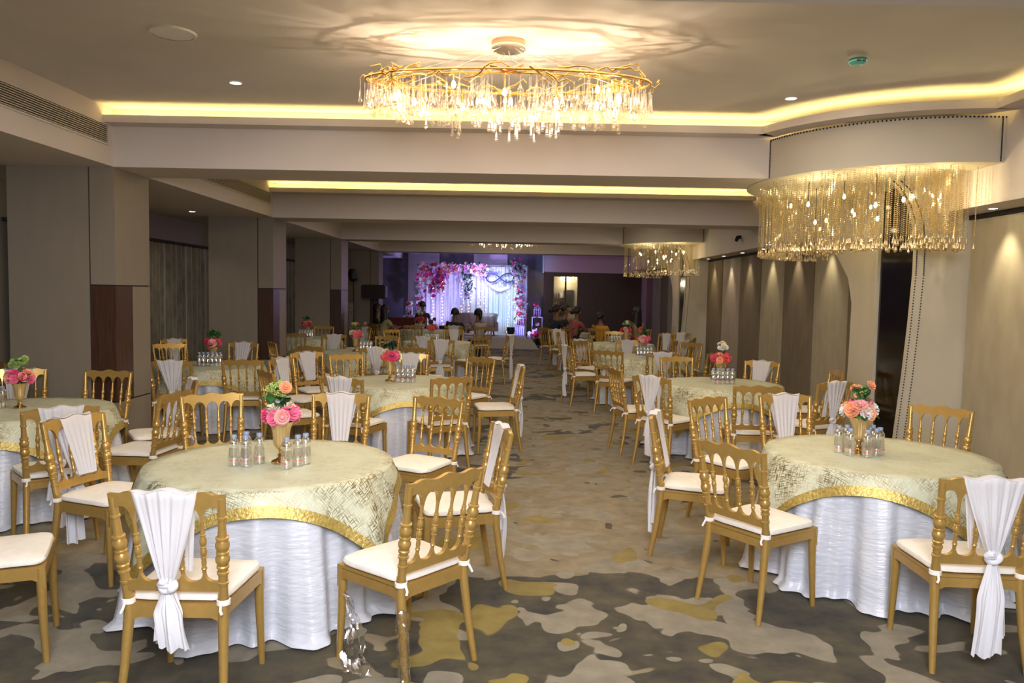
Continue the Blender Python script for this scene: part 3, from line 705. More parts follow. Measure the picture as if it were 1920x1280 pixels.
# ------------------------------------------------------------------ tables with cloths
TR = .675
def make_table_parts():
    tt = MB().lathe([(.001, .715), (TR - .02, .715), (TR - .005, .72), (TR - .005, .74), (TR - .012, .745), (.001, .745)], seg=64).mesh('tabletop', 'taptop')
    lg = MB().tube([(-.35, 0, .715), (-.35, -.3, .02), (-.35, .3, .02)], .015, 8).mesh('leg', 'steel')
    return tt, lg
def skirt_mesh(seed):
    rr = random.Random(seed); fr = [(rr.randint(9, 12), rr.uniform(0, 6), 1.0), (rr.randint(16, 21), rr.uniform(0, 6), .6), (rr.randint(27, 36), rr.uniform(0, 6), .35)]
    tops = [(0.0, .752), (.5, .752), (.95, .752), (1.0, .748)]
    def F(a): return sum(w_ * sin(n * a + p + .5 * sin(2 * a + p)) for n, p, w_ in fr)
    mb = MB()
    def fn(u, v):
        a = 2 * pi * u
        if v < .15: return ((TR + .002) * (v / .15) * cos(a), (TR + .002) * (v / .15) * sin(a), .750)
        q = (v - .15) / .85; f = F(a)
        h = min(1.25, max(0, f) ** .8) if f > 0 else -((-f) ** .8)
        r = TR + .006 + .018 * min(1, q * 4) * q + q * .06 + .07 * h * q ** .8 + .006 * noise.noise(Vector((cos(a) * 5, sin(a) * 5, q * 5)))
        z = .748 * (1 - q) + .012
        if q > .955: r += (q - .955) / .045 * (.03 + .04 * noise.noise(Vector((cos(a) * 3.5, sin(a) * 3.5, seed)))); z = .014 + .012 * abs(noise.noise(Vector((cos(a) * 9, sin(a) * 9, 3))))
        return (r * cos(a), r * sin(a), z)
    return MB().grid(fn, 300, 26, closeu=True).mesh('table_skirt', 'satin', angle=80)
def overlay_meshes(seed, A=.79):
    Rt = TR + .009
    rr = random.Random(seed)
    def F(a): return sin(9 * a + seed) + .6 * sin(17 * a + seed * 2)
    def pt(a, q, off=0.0):      # q: 0..1 down the hanging part
        E_ = A / max(abs(cos(a)), abs(sin(a))); h = E_ - Rt
        corner = (E_ / A - 1) / .414
        d = q * h
        r = Rt + .016 * (1 - math.exp(-d * 14)) + off + (d * .24) + (.022 * (1 + sin(16 * (a % (pi / 2) - pi / 4) + seed)) * corner + .008 * (1.5 + F(a))) * min(1, d * 4)
        # gather at the corners
        aa = a
        return (r * cos(aa), r * sin(aa), .7585 - d * .985 - off * .1)
    uvs = []
    NU = 256
    mb = MB()
    rings = [(0, i / 8) for i in range(9)] + [(1, i / 14) for i in range(1, 15)]
    vs = []; fs = []
    for (k, q) in rings:
        for i in range(NU):
            a = 2 * pi * i / NU
            E_ = A / max(abs(cos(a)), abs(sin(a)))
            if k == 0: r = Rt * max(q, .001); vs.append((r * cos(a), r * sin(a), .7585)); uvs.append((r * cos(a), r * sin(a)))
            else: vs.append(pt(a, q)); r = Rt + (E_ - Rt) * q; uvs.append((r * cos(a), r * sin(a)))
    for j in range(len(rings) - 1):
        for i in range(NU): i2 = (i + 1) % NU; fs.append((j * NU + i, j * NU + i2, (j + 1) * NU + i2, (j + 1) * NU + i))
    mb.add(vs, fs); me = mb.mesh('table_overlay', 'overlay', angle=80)
    uvl = me.uv_layers.new(name='UVMap')
    for lp in me.loops: uvl.data[lp.index].uv = uvs[lp.vertex_index]
    bb = MB()
    def bf(u, v):
        a = 2 * pi * u; E_ = A / max(abs(cos(a)), abs(sin(a))); h = E_ - Rt; w_ = .055 * E_ / A; q = 1 - (w_ * (1 - v)) / h
        return pt(a, max(q, .02), .005)
    bb.grid(bf, NU, 3, closeu=True)
    return me, bb.mesh('border', 'goldtrim', angle=80)
TT, LG = make_table_parts(); SK = [skirt_mesh(s_) for s_ in (1, 2, 3)]; OV = [overlay_meshes(s_, a_) for s_, a_ in ((1, .86), (2, .80), (3, .80))]
TABLES = {  # key: (x, y, rotation, phrase)
    1: (-1.37, 4.37, .227, 'front left table'), 2: (2.37, 4.91, -.49, 'front right table'), 3: (-3.93, 6.08, .3, 'table by the first pillar'),
    4: (-1.22, 8.45, .25, 'second table left of the aisle'), 5: (2.41, 8.81, .0, 'second table right of the aisle'), 6: (-3.9, 9.85, .35, 'table beside the window curtain'),
    7: (2.15, 12.5, .5, 'third table right of the aisle'), 8: (2.23, 15.8, .2, 'fourth table right of the aisle'), 9: (-1.5, 15.35, .1, 'fourth table left of the aisle'),
    10: (-2.45, 12.5, .6, 'third table left of the aisle'), 11: (-4.25, 15.9, .3, 'table beyond the second pillar'), 12: (-2.3, 20.05, .2, 'far left table of seated guests'), 13: (2.5, 20.15, .4, 'far right table of seated guests')}
for k, (x, y, rz, ph) in TABLES.items():
    s_ = k % 3; so = k if k < 3 else 0
    t = thing('round_table', 'round banquet table hidden under cloths, the %s' % ph, 'table', (x, y, 0), rz, 'round banquet tables')
    put('tabletop', TT, t); put('leg', LG, t); put('leg', LG, t, rz=pi)
    tag(put('table_skirt', SK[s_], None, (x, y, 0), rz), 'floor length white satin cloth on the %s' % ph, 'tablecloth', 'white satin tablecloths')
    ov = tag(put('table_overlay', OV[so][0], None, (x, y, .0), rz), 'square sage green overlay with gold border on the %s' % ph, 'table overlay', 'sage table overlays')
    put('border', OV[so][1], ov)

# ------------------------------------------------------------------ chairs: (x, y, table, sash, yaw override)
CH = [(-1.36, 3.28, 1, 1, None, 'nearest the camera'), (-.49, 3.58, 1, 0, None, 'plastic film on its leg'), (-.32, 4.58, 1, 1, None, 'on the aisle side'), (-.69, 5.64, 1, 0, None, 'on the far right side'),
      (-1.34, 5.72, 1, 1, None, 'on the far side'), (-2.15, 5.63, 1, 0, None, 'on the far left side'), (-2.46, 4.66, 1, 1, None, 'on the left side'), (-2.43, 3.57, 1, 0, .44, 'cut by left picture edge'),
      (-2.88, 5.96, 3, 0, None, 'on its right side'), (-3.06, 6.62, 3, 1, None, 'bow hanging back behind it'), (-3.88, 7.08, 3, 0, None, 'against the wood panel'), (-4.61, 7.12, 3, 1, None, 'at far left'), (-3.17, 5.27, 3, 1, None, 'its back to the camera'),
      (1.27, 5.20, 2, 1, None, 'on the aisle side'), (1.44, 4.34, 2, 0, None, 'on the near left side'), (2.24, 3.76, 2, 1, None, 'nearest the camera'), (3.1, 5.68, 2, 0, None, 'on the far right side'), (2.34, 6.16, 2, 1, None, 'on the far side'), (1.75, 5.94, 2, 0, None, 'on the far left side'),
      (3.16, 3.98, 2, 0, None, 'cut by right picture edge'),
      (2.3, 7.33, 5, 0, None, 'nearest the camera'), (3.45, 8.78, 5, 0, None, 'on the right side'), (3.05, 7.73, 5, 1, None, 'on the near right side'), (3.05, 9.62, 5, 1, None, 'on the far right side'), (1.61, 7.90, 5, 1, None, 'on the near left side'), (1.42, 8.56, 5, 0, None, 'on the left side'), (2.24, 10.0, 5, 0, None, 'on the far side'),
      (2.18, 11.28, 7, 1, None, 'nearest the camera'), (2.96, 13.3, 7, 0, None, 'on the far right side'), (2.87, 11.45, 7, 0, None, 'on the near right side'), (1.12, 12.25, 7, 1, None, 'on the aisle side'), (1.55, 11.45, 7, 0, None, 'on the near left side'), (1.4, 13.3, 7, 0, None, 'on the far left side'), (2.11, 13.66, 7, 1, None, 'on the far side'),
      (1.38, 14.21, 8, 1, None, 'on the near left side'), (3.01, 14.35, 8, 1, None, 'on the near right side'), (2.29, 17.05, 8, 0, None, 'on the far side'), (1.30, 16.5, 8, 1, None, 'on the left side'), (3.15, 16.45, 8, 1, None, 'on the right side'), (3.6, 17.0, 8, 1, None, 'standing out by the wall'), (3.35, 15.3, 8, 0, None, 'close to the wall'), (1.16, 17.59, 8, 1, None, 'set back, far left'),
      (-1.5, 7.36, 4, 1, None, 'nearest the camera'), (-2.46, 8.91, 4, 1, None, 'on the left side'), (-2.49, 9.75, 4, 1, None, 'set back, far left'), (-2.23, 7.78, 4, 0, None, 'on the near left side'), (-1.95, 9.5, 4, 0, None, 'on the far left side'), (-1.29, 9.74, 4, 1, None, 'on the far side'), (-.55, 9.42, 4, 0, None, 'on the far right side'), (-.72, 7.55, 4, 0, None, 'on the near right side'), (-.17, 8.57, 4, 1, None, 'on the aisle side'),
      (-4.04, 11.26, 6, 1, None, 'on the far side'), (-4.78, 10.85, 6, 0, None, 'on the far left side'), (-3.81, 8.72, 6, 1, None, 'on the near side'), (-3.12, 9.0, 6, 0, 1.75, 'on the near right side'), (-5.1, 11.9, 6, 1, -.6, 'standing by the curtain'), (-5.25, 8.3, 6, 0, None, 'half hidden, left edge'),
      (-2.07, 11.29, 10, 1, None, 'nearest the camera'), (-1.31, 11.45, 10, 0, 1.1, 'turned away, near right'), (-2.3, 13.62, 10, 0, None, 'on the far side'), (-2.81, 11.28, 10, 0, None, 'on the near left side'), (-3.45, 11.9, 10, 0, None, 'on the left side'),
      (-.75, 14.35, 9, 0, None, 'on the near right side'), (-.28, 14.9, 9, 1, None, 'on the aisle side'), (-1.33, 16.5, 9, 1, None, 'on the far side'), (-1.58, 14.15, 9, 1, None, 'on the near side'), (-1.26, 13.31, 9, 1, None, 'set back toward the camera'), (-2.35, 16.1, 9, 0, None, 'on the far left side'),
      (-3.38, 14.3, 11, 1, None, 'at the near right'), (-4.25, 17.0, 11, 0, None, 'on the far side'), (-4.07, 14.5, 11, 0, None, 'on the near side'), (-3.45, 16.8, 11, 1, None, 'on the far right side'),
      (-3.25, 19.2, 12, 0, .72, 'under cream dressed guest'), (-2.4, 18.9, 12, 0, None, 'on the near side'), (-1.42, 18.93, 12, 1, pi * .5, 'under dark shirted guest'), (-.8, 18.72, 12, 0, pi * .62, 'under pale shirted guest'), (-3.55, 19.95, 12, 0, .05, 'under dark dressed guest'),
      (1.5, 19.35, 13, 0, .67, 'under guest in pink'), (1.0, 18.7, 13, 0, .55, 'under guest in navy'), (1.3, 20.35, 13, 0, -.1, 'under dark topped guest'), (2.15, 18.85, 13, 0, 1.3, 'under guest in yellow'), (3.1, 19.0, 13, 0, 2.05, 'under guest in floral top')]
r5 = random.Random(11)
for i, (x, y, tk, s_, yaw, where) in enumerate(CH):
    tx, ty, _, ph = TABLES[tk]
    fa = yaw if yaw is not None else atan2(ty - y, tx - x) + r5.uniform(-.09, .09)
    rz = fa - pi / 2
    c = proto if i == 0 else dup(proto)
    c.location = (x, y, 0); c.rotation_euler = (0, 0, rz)
    tag(c, '%s gold chair at the %s, %s' % ('sashed' if s_ else 'plain', ph, where), 'chair', 'gold banquet chairs')
    if s_:
        v = 2 if i == 0 else i % 2; first = not sashes[v].get('used'); q = sashes[v] if first else dup(sashes[v])
        sashes[v]['used'] = 1; q['used'] = 1
        q.location = (x, y, 0); q.rotation_euler = (0, 0, rz)
        tag(q, 'white chair sash, %s, chair %s' % (ph, where), 'chair sash', 'white chair sashes')
for s_ in sashes:
    pass
for o in D.objects:
    if 'used' in o: del o['used']

# ------------------------------------------------------------------ flowers, vases, bottles
def rose_mesh():
    mb = MB(); rr = random.Random(2)
    for ring, (n, r0, h, tilt) in enumerate(((3, .012, .030, .15), (5, .020, .030, .45), (6, .030, .026, .85), (7, .036, .020, 1.25))):
        for k in range(n):
            a0 = 2 * pi * k / n + ring * .5; wd = 2 * pi / n * .72
            def pf(u, v, a0=a0, wd=wd, r0=r0, h=h, tilt=tilt):
                s_ = 2 * u - 1; a = a0 + s_ * wd * (.45 + .55 * sin(pi * min(1, v * .75 + .12)))
                out = r0 * .35 + r0 * .65 * (v ** .7) + h * sin(tilt) * v; z = h * cos(tilt * .9) * v * 1.25 - .004 * s_ * s_ - .012 * (tilt) + .003 * sin(s_ * 5) * v
                return (out * cos(a), out * sin(a), z)
            mb.grid(pf, 6, 4)
    mb.sphere((0, 0, .010), .013, 8, 6, (1, 1, 1.5))
    return mb.mesh('rose', 'pink', angle=80)
ROSE = rose_mesh()
def leaf_mesh():
    mb = MB()
    def lf(u, v):
        s_ = 2 * u - 1; w_ = .022 * sin(pi * min(1, v * .95 + .04)) ** .8
        return (s_ * w_, v * .075, .012 * sin(pi * v) - .006 * s_ * s_ + .006 * abs(s_))
    mb.grid(lf, 4, 7); return mb.mesh('leaf', 'leaf', angle=80)
LEAF = leaf_mesh()
def tuft_mesh(seed):
    mb = MB(); rr = random.Random(seed)
    for k in range(34):
        a = rr.uniform(0, 2 * pi); e = rr.uniform(.3, 1.5); L = rr.uniform(.03, .06)
        p = Vector((cos(a) * cos(e), sin(a) * cos(e), sin(e))) * L
        mb.tube([(0, 0, 0), tuple(p)], .0011, 4); mb.sphere(tuple(p), rr.uniform(.0035, .0065), 6, 4)
    return mb.mesh('berry_sprig', 'leaf', angle=80)
TUFT = tuft_mesh(3)
VB = MB().lathe([(.018, .075), (.030, .085), (.042, .11), (.044, .13), (.047, .17), (.052, .2), (.066, .232), (.072, .238), (.068, .238), (.048, .2), (.04, .13)], seg=48, flute=lambda a, z: 1 + .035 * cos(12 * a) * (1 if z > .1 else 0)).mesh('bowl', 'vase', angle=60)
VF = MB().lathe([(.055, 0), (.056, .008), (.048, .016), (.026, .024), (.016, .036), (.021, .044), (.014, .054), (.016, .066), (.02, .077)], seg=32).mesh('foot', 'vase_foot')
BOT = MB().lathe([(.020, 0), (.0265, .004), (.0275, .012), (.0268, .02), (.0275, .03), (.0272, .05), (.0262, .06), (.0245, .085), (.0215, .103), (.0222, .112), (.026, .122), (.0245, .135), (.017, .148), (.0115, .156), (.0115, .162)], seg=20, cap=True).mesh('water_bottle', 'bottle')
CAP = MB().lathe([(.0145, .158), (.0148, .172), (.0135, .175)], seg=18).mesh('cap', 'cap')
def text_mesh(body, size, mt, name, shear=0, extrude=0.0, bendr=None, offset=0):
    cu = D.curves.new('lettering', 'FONT'); cu.body = body; cu.size = size; cu.align_x = 'CENTER'; cu.align_y = 'CENTER'; cu.shear = shear; cu.extrude = extrude; cu.offset = offset
    cu.resolution_u = 3
    o = D.objects.new('lettering', cu); C.objects.link(o)
    me = D.meshes.new_from_object(o); D.objects.remove(o); D.curves.remove(cu)
    me.name = name; me.materials.clear(); me.materials.append(M[mt])
    if bendr:
        for v in me.vertices:
            a = v.co.x / bendr - pi / 2; v.co = (bendr * cos(a), bendr * sin(a), v.co.y)
    return me
PR = text_mesh('PEARL', .017, 'red_print', 'label_print', bendr=.0282)
LAB = MB().lathe([(.0279, .020), (.0279, .048)], seg=20, cap=False).mesh('label', 'bottle')
def bottle(x, y, z, label, rz):
    b_ = put('water_bottle', BOT, None, (x, y, z), rz, scale=(1.14, 1.14, 1.0)); tag(b_, label, 'bottle', 'water bottles on the tables')
    put('cap', CAP, b_); q = put('label', LAB, b_); put('label_print', PR, q, (0, 0, .034))
    return b_
ORD = ('first', 'second', 'third', 'fourth', 'fifth', 'sixth', 'seventh', 'eighth', 'ninth', 'tenth')
def centrepiece(tk, cols, seed, vx=0.0, vy=0.0, scale=1.0, top='leaf', nb=None, boff=(-.2, -.12), glass=False, nroses=20, extra=None):
    rr = random.Random(seed); x, y, _, ph = TABLES[tk]; x += vx; y += vy; z0 = .7602
    v = thing('flower_vase', 'fluted gold footed vase on the %s' % ph, 'vase', (x, y, z0), rr.uniform(0, 6), 'gold centrepiece vases')
    put('bowl', VB, v, scale=(scale,) * 3); put('foot', VF, v, scale=(scale,) * 3)
    b_ = thing('flower_bouquet', '%s bouquet in the vase on the %s' % (cols[0], ph), 'flowers', (x, y, z0 + .235 * scale), 0, 'table bouquets')
    cl = cols[1]
    MB().tube([(0, 0, -.1), (0, 0, .06)], .018, 8).build('stems', 'leaf', b_)
    for k in range(nroses):
        a = 2 * pi * k / nroses * 2.4 + rr.uniform(-.3, .3); e = (.05, .35, .75)[k % 3] + rr.uniform(-.1, .1); R_ = .082 + rr.uniform(-.008, .014)
        p = (R_ * cos(e) * cos(a), R_ * cos(e) * sin(a), .035 + R_ * sin(e) * .75)
        put('rose', ROSE, b_, p, rot=(0, pi / 2 - e - .15, a) if False else Vector((cos(e) * cos(a), cos(e) * sin(a), sin(e) + .12)).to_track_quat('Z', 'Y').to_euler(), scale=rr.uniform(.72, 1.02) * scale, mt=cl[k % len(cl)])
    for k in range(16):
        a = rr.uniform(0, 2 * pi); e = rr.uniform(-.35, 1.1); d = Vector((cos(e) * cos(a), cos(e) * sin(a), sin(e)))
        put('leaf', LEAF, b_, d * .05 + Vector((0, 0, .03)), rot=d.to_track_quat('Y', 'Z').to_euler(), scale=1.0 * scale, mt='leaf' if k % 3 else 'leaf_dark')
    # upper spray
    tp = cols[2]
    for k in range(9):
        a = rr.uniform(0, 2 * pi); r_ = rr.uniform(.02, .07); zz = .17 + rr.uniform(-.02, .05)
        if tp[k % len(tp)] in ('leaf', 'leaf_dark'):
            for q in range(4):
                d = Vector((rr.uniform(-1, 1), rr.uniform(-1, 1), rr.uniform(.2, 1))).normalized()
                put('leaf', LEAF, b_, (r_ * cos(a), r_ * sin(a), zz - .05), rot=d.to_track_quat('Y', 'Z').to_euler(), scale=1.1, mt=tp[k % len(tp)])
        elif tp[k % len(tp)] == 'tuft': put('berry_sprig', TUFT, b_, (r_ * cos(a) - .02, r_ * sin(a), zz - .02), mt='lime')
        else: put('rose', ROSE, b_, (r_ * cos(a), r_ * sin(a), zz), rot=Vector((cos(a) * .8, sin(a) * .8 - .3, .6)).to_track_quat('Z', 'Y').to_euler(), scale=rr.uniform(.45, .72), mt=tp[k % len(tp)])
    MB().tube([(0, 0, .05), (.01, 0, .17)], .008, 6).build('stems', 'leaf', b_)
    for k in range(9):
        a = 2 * pi * k / 9; d = Vector((cos(a), sin(a), rr.uniform(.1, .9))).normalized()
        put('leaf', LEAF, b_, (0, 0, .13 + .02 * (k % 3)), rot=d.to_track_quat('Y', 'Z').to_euler(), scale=.95, mt='leaf_dark' if 'leaf_dark' in tp else 'leaf')
    nb = sorted(nb or [])
    for k, (bx, by) in enumerate(nb):
        bottle(x + bx, y + by, z0, 'water bottle on the %s, %s from the left' % (ph, ORD[k]), rr.uniform(-.5, .5))
G1 = [(-.235, -.10), (-.20, .0), (-.165, -.11), (-.115, -.03), (.075, -.15), (.115, -.07), (.145, -.02)]
G2 = [(-.12, .02), (-.085, -.07), (-.05, .06), (.0, -.12), (.085, -.06), (.125, -.02), (.06, .05), (.12, .07)]
GC = [(-.12 + .055 * (k % 5) + .024 * (k // 5), -.13 + .06 * (k // 5)) for k in range(10)]
GR = [(.09 + .055 * (k % 4), -.06 + .06 * (k // 4)) for k in range(8)]
GL = [(-.30 + .055 * (k % 4), -.06 + .06 * (k // 4)) for k in range(8)]
centrepiece(1, ('pink and cream rose', ('pink', 'hotpink', 'ivory', 'blush', 'pink', 'whiteflower'), ('tuft', 'peach', 'tuft', 'leaf')), 1, .06, -.02, nb=G1)
centrepiece(2, ('peach and white rose', ('whiteflower', 'peach', 'blush', 'peach', 'whiteflower', 'pink'), ('leaf', 'peach', 'leaf', 'peach', 'tuft')), 2, -.12, .0, nb=G2)
centrepiece(3, ('lime, peach and red', ('pink', 'blush', 'red', 'peach', 'hotpink'), ('lime', 'lime', 'lime')), 3, -.02, .05, scale=.85, nb=GL)
centrepiece(4, ('dark leaved pink', ('pink', 'ivory', 'coral', 'hotpink'), ('leaf_dark', 'magenta', 'leaf_dark', 'leaf_dark', 'red')), 4, -.12, .0, nb=GR)
centrepiece(5, ('white and coral', ('coral', 'hotpink', 'peach', 'coral'), ('whiteflower', 'whiteflower', 'ivory')), 5, .02, .08, nb=GC)
centrepiece(6, ('green topped coral', ('coral', 'hotpink', 'red', 'blush'), ('leaf', 'leaf', 'leaf')), 6, .05, .0, nb=GC)
centrepiece(7, ('coral, white and green', ('coral', 'whiteflower', 'blush', 'pink'), ('leaf', 'coral', 'leaf', 'coral')), 7, .0, .0, nb=GC)
centrepiece(8, ('red and pale', ('coral', 'red', 'blush', 'coral'), ('whiteflower', 'leaf', 'tuft')), 8, .12, .0, nb=GL)
centrepiece(9, ('coral with dark sprigs', ('coral', 'coral', 'blush'), ('leaf_dark', 'leaf_dark', 'wine')), 9, -.1, .0, nb=GC)
centrepiece(10, ('yellow and coral', ('coral', 'ivory', 'peach', 'pink'), ('lime', 'coral', 'leaf')), 10, -.1, .0, nb=GR)
centrepiece(11, ('orange topped coral', ('coral', 'red', 'blush'), ('leaf', 'peach', 'leaf')), 11, .0, .0, nb=GC)
centrepiece(12, ('pale green and red', ('red', 'coral', 'pink'), ('lime', 'ivory', 'whiteflower')), 12, -.1, .0, nb=GC[:6])

# plastic film left on the front chair
rr = random.Random(8); pf = MB()
def wrapf(u, v):
    a = 2 * pi * u * 2; r_ = .024 + .008 * noise.noise(Vector((u * 12, v * 14, 2))) + .003 * sin(a * 5 + v * 20)
    z = .40 * (1 - v) + .0; return (-.36 - .0 + r_ * cos(a) - .012 * v, 3.41 + .04 - .045 * v + r_ * sin(a), z + .006)
# the wrapped leg is the near rear leg of the second chair; film hangs beside it
ch1 = (-.49, 3.58); fa1 = atan2(TABLES[1][1] - ch1[1], TABLES[1][0] - ch1[0])
def loc1(lx, ly):   # chair-local to world for that chair
    rz = fa1 - pi / 2; return (ch1[0] + lx * cos(rz) - ly * sin(rz), ch1[1] + lx * sin(rz) + ly * cos(rz))
a_, b__ = loc1(-.205, -.225)
def wrapf(u, v):
    a = 2 * pi * u; r_ = .026 + .010 * noise.noise(Vector((u * 9, v * 14, 2))) + .003 * sin(a * 5 + v * 20)
    q = loc1(-.198 - .014 * v, -.212 - .046 * v); return (q[0] + r_ * cos(a), q[1] + r_ * sin(a), .36 * (1 - v) + .008)
tag(MB().grid(wrapf, 24, 40, closeu=True).build('plastic_wrap', 'wrap', angle=20), 'crumpled clear plastic film wound round the rear leg of the front chair', 'plastic film')
def film(u, v):
    q = loc1(-.20, .21); x = q[0] + .02 + .16 * u * (v ** .6); y = q[1] - .03 - .12 * v - .05 * u
    return (x + .02 * noise.noise(Vector((u * 5, v * 6, 0))), y + .03 * noise.noise(Vector((u * 6, v * 6, 7))), max(.006, .34 * (1 - v * 1.08) + .03 * noise.noise(Vector((u * 7, v * 7, 3)))))
tag(MB().grid(film, 18, 26).build('plastic_wrap', 'wrap', angle=20), 'torn clear plastic film trailing onto the carpet in front of the table', 'plastic film')

# ------------------------------------------------------------------ stage end
st = thing('stage_platform', 'low stage covered with pale cloth before the flower backdrop', 'stage', (0, 0, 0))
MB().box(-3.15, .45, 24.3, 27.35, .02, .34).build('deck', 'stage', st, smooth=False)
def stf(u, v):
    x = -3.2 + 3.8 * u; d = .05 * abs(sin(u * 40)) * v * .2
    return (x + .25 * v * max(0, (u - .93) / .07), 24.28 - .10 * v - d - .06 * v * max(0, (u - .93) / .07), .345 - .34 * v)
MB().grid(stf, 120, 6).build('skirt', 'stage', st, angle=80)
def stf2(u, v): return (.46 + .14 * v + .01 * sin(u * 60) * v, 24.3 + 3.0 * u, .345 - .34 * v)
MB().grid(stf2, 60, 4).build('skirt', 'stage', st, angle=80)
bk = thing('stage_backdrop', 'white draped wedding backdrop at the end of the hall', 'backdrop', (-1.38, 26.7, .34))
def drf(u, v):
    x = -1.86 + 3.72 * u; return (x, .045 * sin(u * 150 + sin(u * 31)) + .02 * sin(u * 63), 2.32 * (1 - v))
MB().grid(drf, 420, 4).build('drape', 'drape', bk, angle=80)
MB().tube([(-1.88, 0, 0), (-1.88, 0, 2.36), (1.88, 0, 2.36), (1.88, 0, 0)], .02, 8).build('pipe_frame', 'steel', bk)
def swag(u, v):
    s_ = 2 * u - 1; x = .93 + s_ * .62; sag = .52 * (1 - s_ * s_); w_ = .10
    return (x, -.16 - .02 * sin(v * 9), 2.05 - sag * (1 if v > .5 else 1) + (v - .5) * w_ * (1.2 - abs(s_)))
MB().grid(swag, 40, 4).build('swag', 'white', bk, angle=80)
# crescent name board
sg = thing('infinity_sign', 'hanging sign with a dark infinity loop and two script names', 'sign', (-.46, 26.45, 2.28))
pts = []
for i in range(60):
    t_ = 2 * pi * i / 60; dn = 1 + sin(t_) ** 2; pts.append((.47 * cos(t_) / dn, 0, .62 * .47 * 2 * sin(t_) * cos(t_) / dn * .75))
MB().tube(pts, .024, 8, closed=True).build('infinity_loop', 'blue_print', sg)
nm = text_mesh('Ekta', .22, 'blue_print', 'lettering', shear=.4, extrude=.006, offset=.006); put('lettering', nm, sg, (-.27, -.02, .15), rot=(pi / 2, 0, 0))
nm = text_mesh('Arya', .20, 'blue_print', 'lettering', shear=.4, extrude=.006, offset=.006); put('lettering', nm, sg, (.30, -.02, -.13), rot=(pi / 2, 0, 0))
for s_ in (-1, 1): MB().tube([(s_ * .45, 0, .1), (s_ * .5, 0, .45)], .004, 5).build('cord', 'steel', sg)
# floral arch
def garland(name, label, pts, n, spread, cols, seed, leafn=30):
    rr = random.Random(seed); g = thing(name, label, 'flowers', pts[0])
    o = Vector(pts[0]); P = [Vector(p) - o for p in pts]; rest = {}
    segs = [(P[i + 1] - P[i]).length for i in range(len(P) - 1)]; T_ = sum(segs)
    for k in range(n):
        d = rr.uniform(0, T_); i = 0
        while i < len(segs) - 1 and d > segs[i]: d -= segs[i]; i += 1
        p = P[i].lerp(P[i + 1], min(1, d / segs[i])) + Vector((rr.gauss(0, spread[i]), -abs(rr.gauss(0, .06)), rr.gauss(0, spread[i])))
        put('blossom', ROSE, g, p, rot=Vector((rr.uniform(-.6, .6), -1, rr.uniform(-.3, .8))).to_track_quat('Z', 'Y').to_euler(), scale=rr.uniform(.75, 1.35), mt=rr.choice(cols))
    for k in range(leafn):
        i = rr.randrange(len(segs)); p = P[i].lerp(P[i + 1], rr.random()) + Vector((rr.gauss(0, spread[i] * 1.2), -.04, rr.gauss(0, spread[i] * 1.2)))
        put('leaf', LEAF, g, p, rot=Vector((rr.uniform(-1, 1), -.5, rr.uniform(-1, 1))).to_track_quat('Y', 'Z').to_euler(), scale=rr.uniform(1.1, 1.9), mt=rr.choice(('leaf', 'leaf_dark')))
    for ci, cc in enumerate(sorted(set(cols))):
        fb = MB()
        for k in range(n // 2):
            i = rr.randrange(len(segs)); p = P[i].lerp(P[i + 1], rr.random()) + Vector((rr.gauss(0, spread[i]), -abs(rr.gauss(0, .03)), rr.gauss(0, spread[i])))
            for q in range(5): fb.sphere((p.x + .017 * cos(q * 1.26), p.y, p.z + .017 * sin(q * 1.26)), .013, 6, 4, (1, .5, 1))
        fb.build('small_blossoms', cc, g)['kind'] = 'stuff'
    return g
A_ = ['lilac', 'blush', 'pink', 'whiteflower', 'magenta', 'coral', 'whiteflower', 'lilac']
garland('flower_garland', 'white and lilac flowers down the left post of the backdrop', [(-3.15, 26.5, 2.6), (-3.2, 26.5, 1.9), (-3.2, 26.5, 1.15)], 90, (.07, .06), ['whiteflower', 'lilac', 'whiteflower', 'pink'], 5)
garland('flower_garland', 'dense magenta and wine flower cluster at the upper left corner of the backdrop', [(-3.0, 26.4, 2.5), (-2.4, 26.4, 2.3), (-2.75, 26.4, 1.85)], 98, (.11, .13), ['magenta', 'wine', 'magenta', 'red', 'lilac', 'hotpink'], 6)
garland('flower_garland', 'pink and white flowers along the top of the backdrop', [(-3.1, 26.45, 2.60), (-2.1, 26.45, 2.56), (-1.1, 26.45, 2.52)], 98, (.07, .08), ['blush', 'whiteflower', 'pink', 'coral', 'lilac'], 7)
garland('flower_garland', 'trailing green ivy hanging from the top of the backdrop', [(-1.55, 26.4, 2.5), (-1.52, 26.4, 2.1), (-1.55, 26.4, 1.6)], 8, (.09, .05), ['whiteflower', 'lilac'], 8, 95)
garland('flower_garland', 'spiky blue green and pink cluster beside the hanging sign', [(-1.1, 26.4, 2.6), (-1.0, 26.4, 2.45)], 20, (.09,), ['whiteflower', 'lilac', 'blush'], 9, 50)
garland('flower_garland', 'spiky flower cluster at the upper right corner of the backdrop', [(.1, 26.4, 2.7), (.2, 26.4, 2.4)], 30, (.12,), ['whiteflower', 'lilac', 'pink'], 10, 50)
garland('flower_garland', 'pale and pink flowers down the right post of the backdrop', [(.25, 26.5, 2.3), (.22, 26.5, 1.5), (.3, 26.5, .8)], 95, (.05, .07), ['whiteflower', 'lilac', 'blush', 'whiteflower', 'pink', 'magenta'], 11)
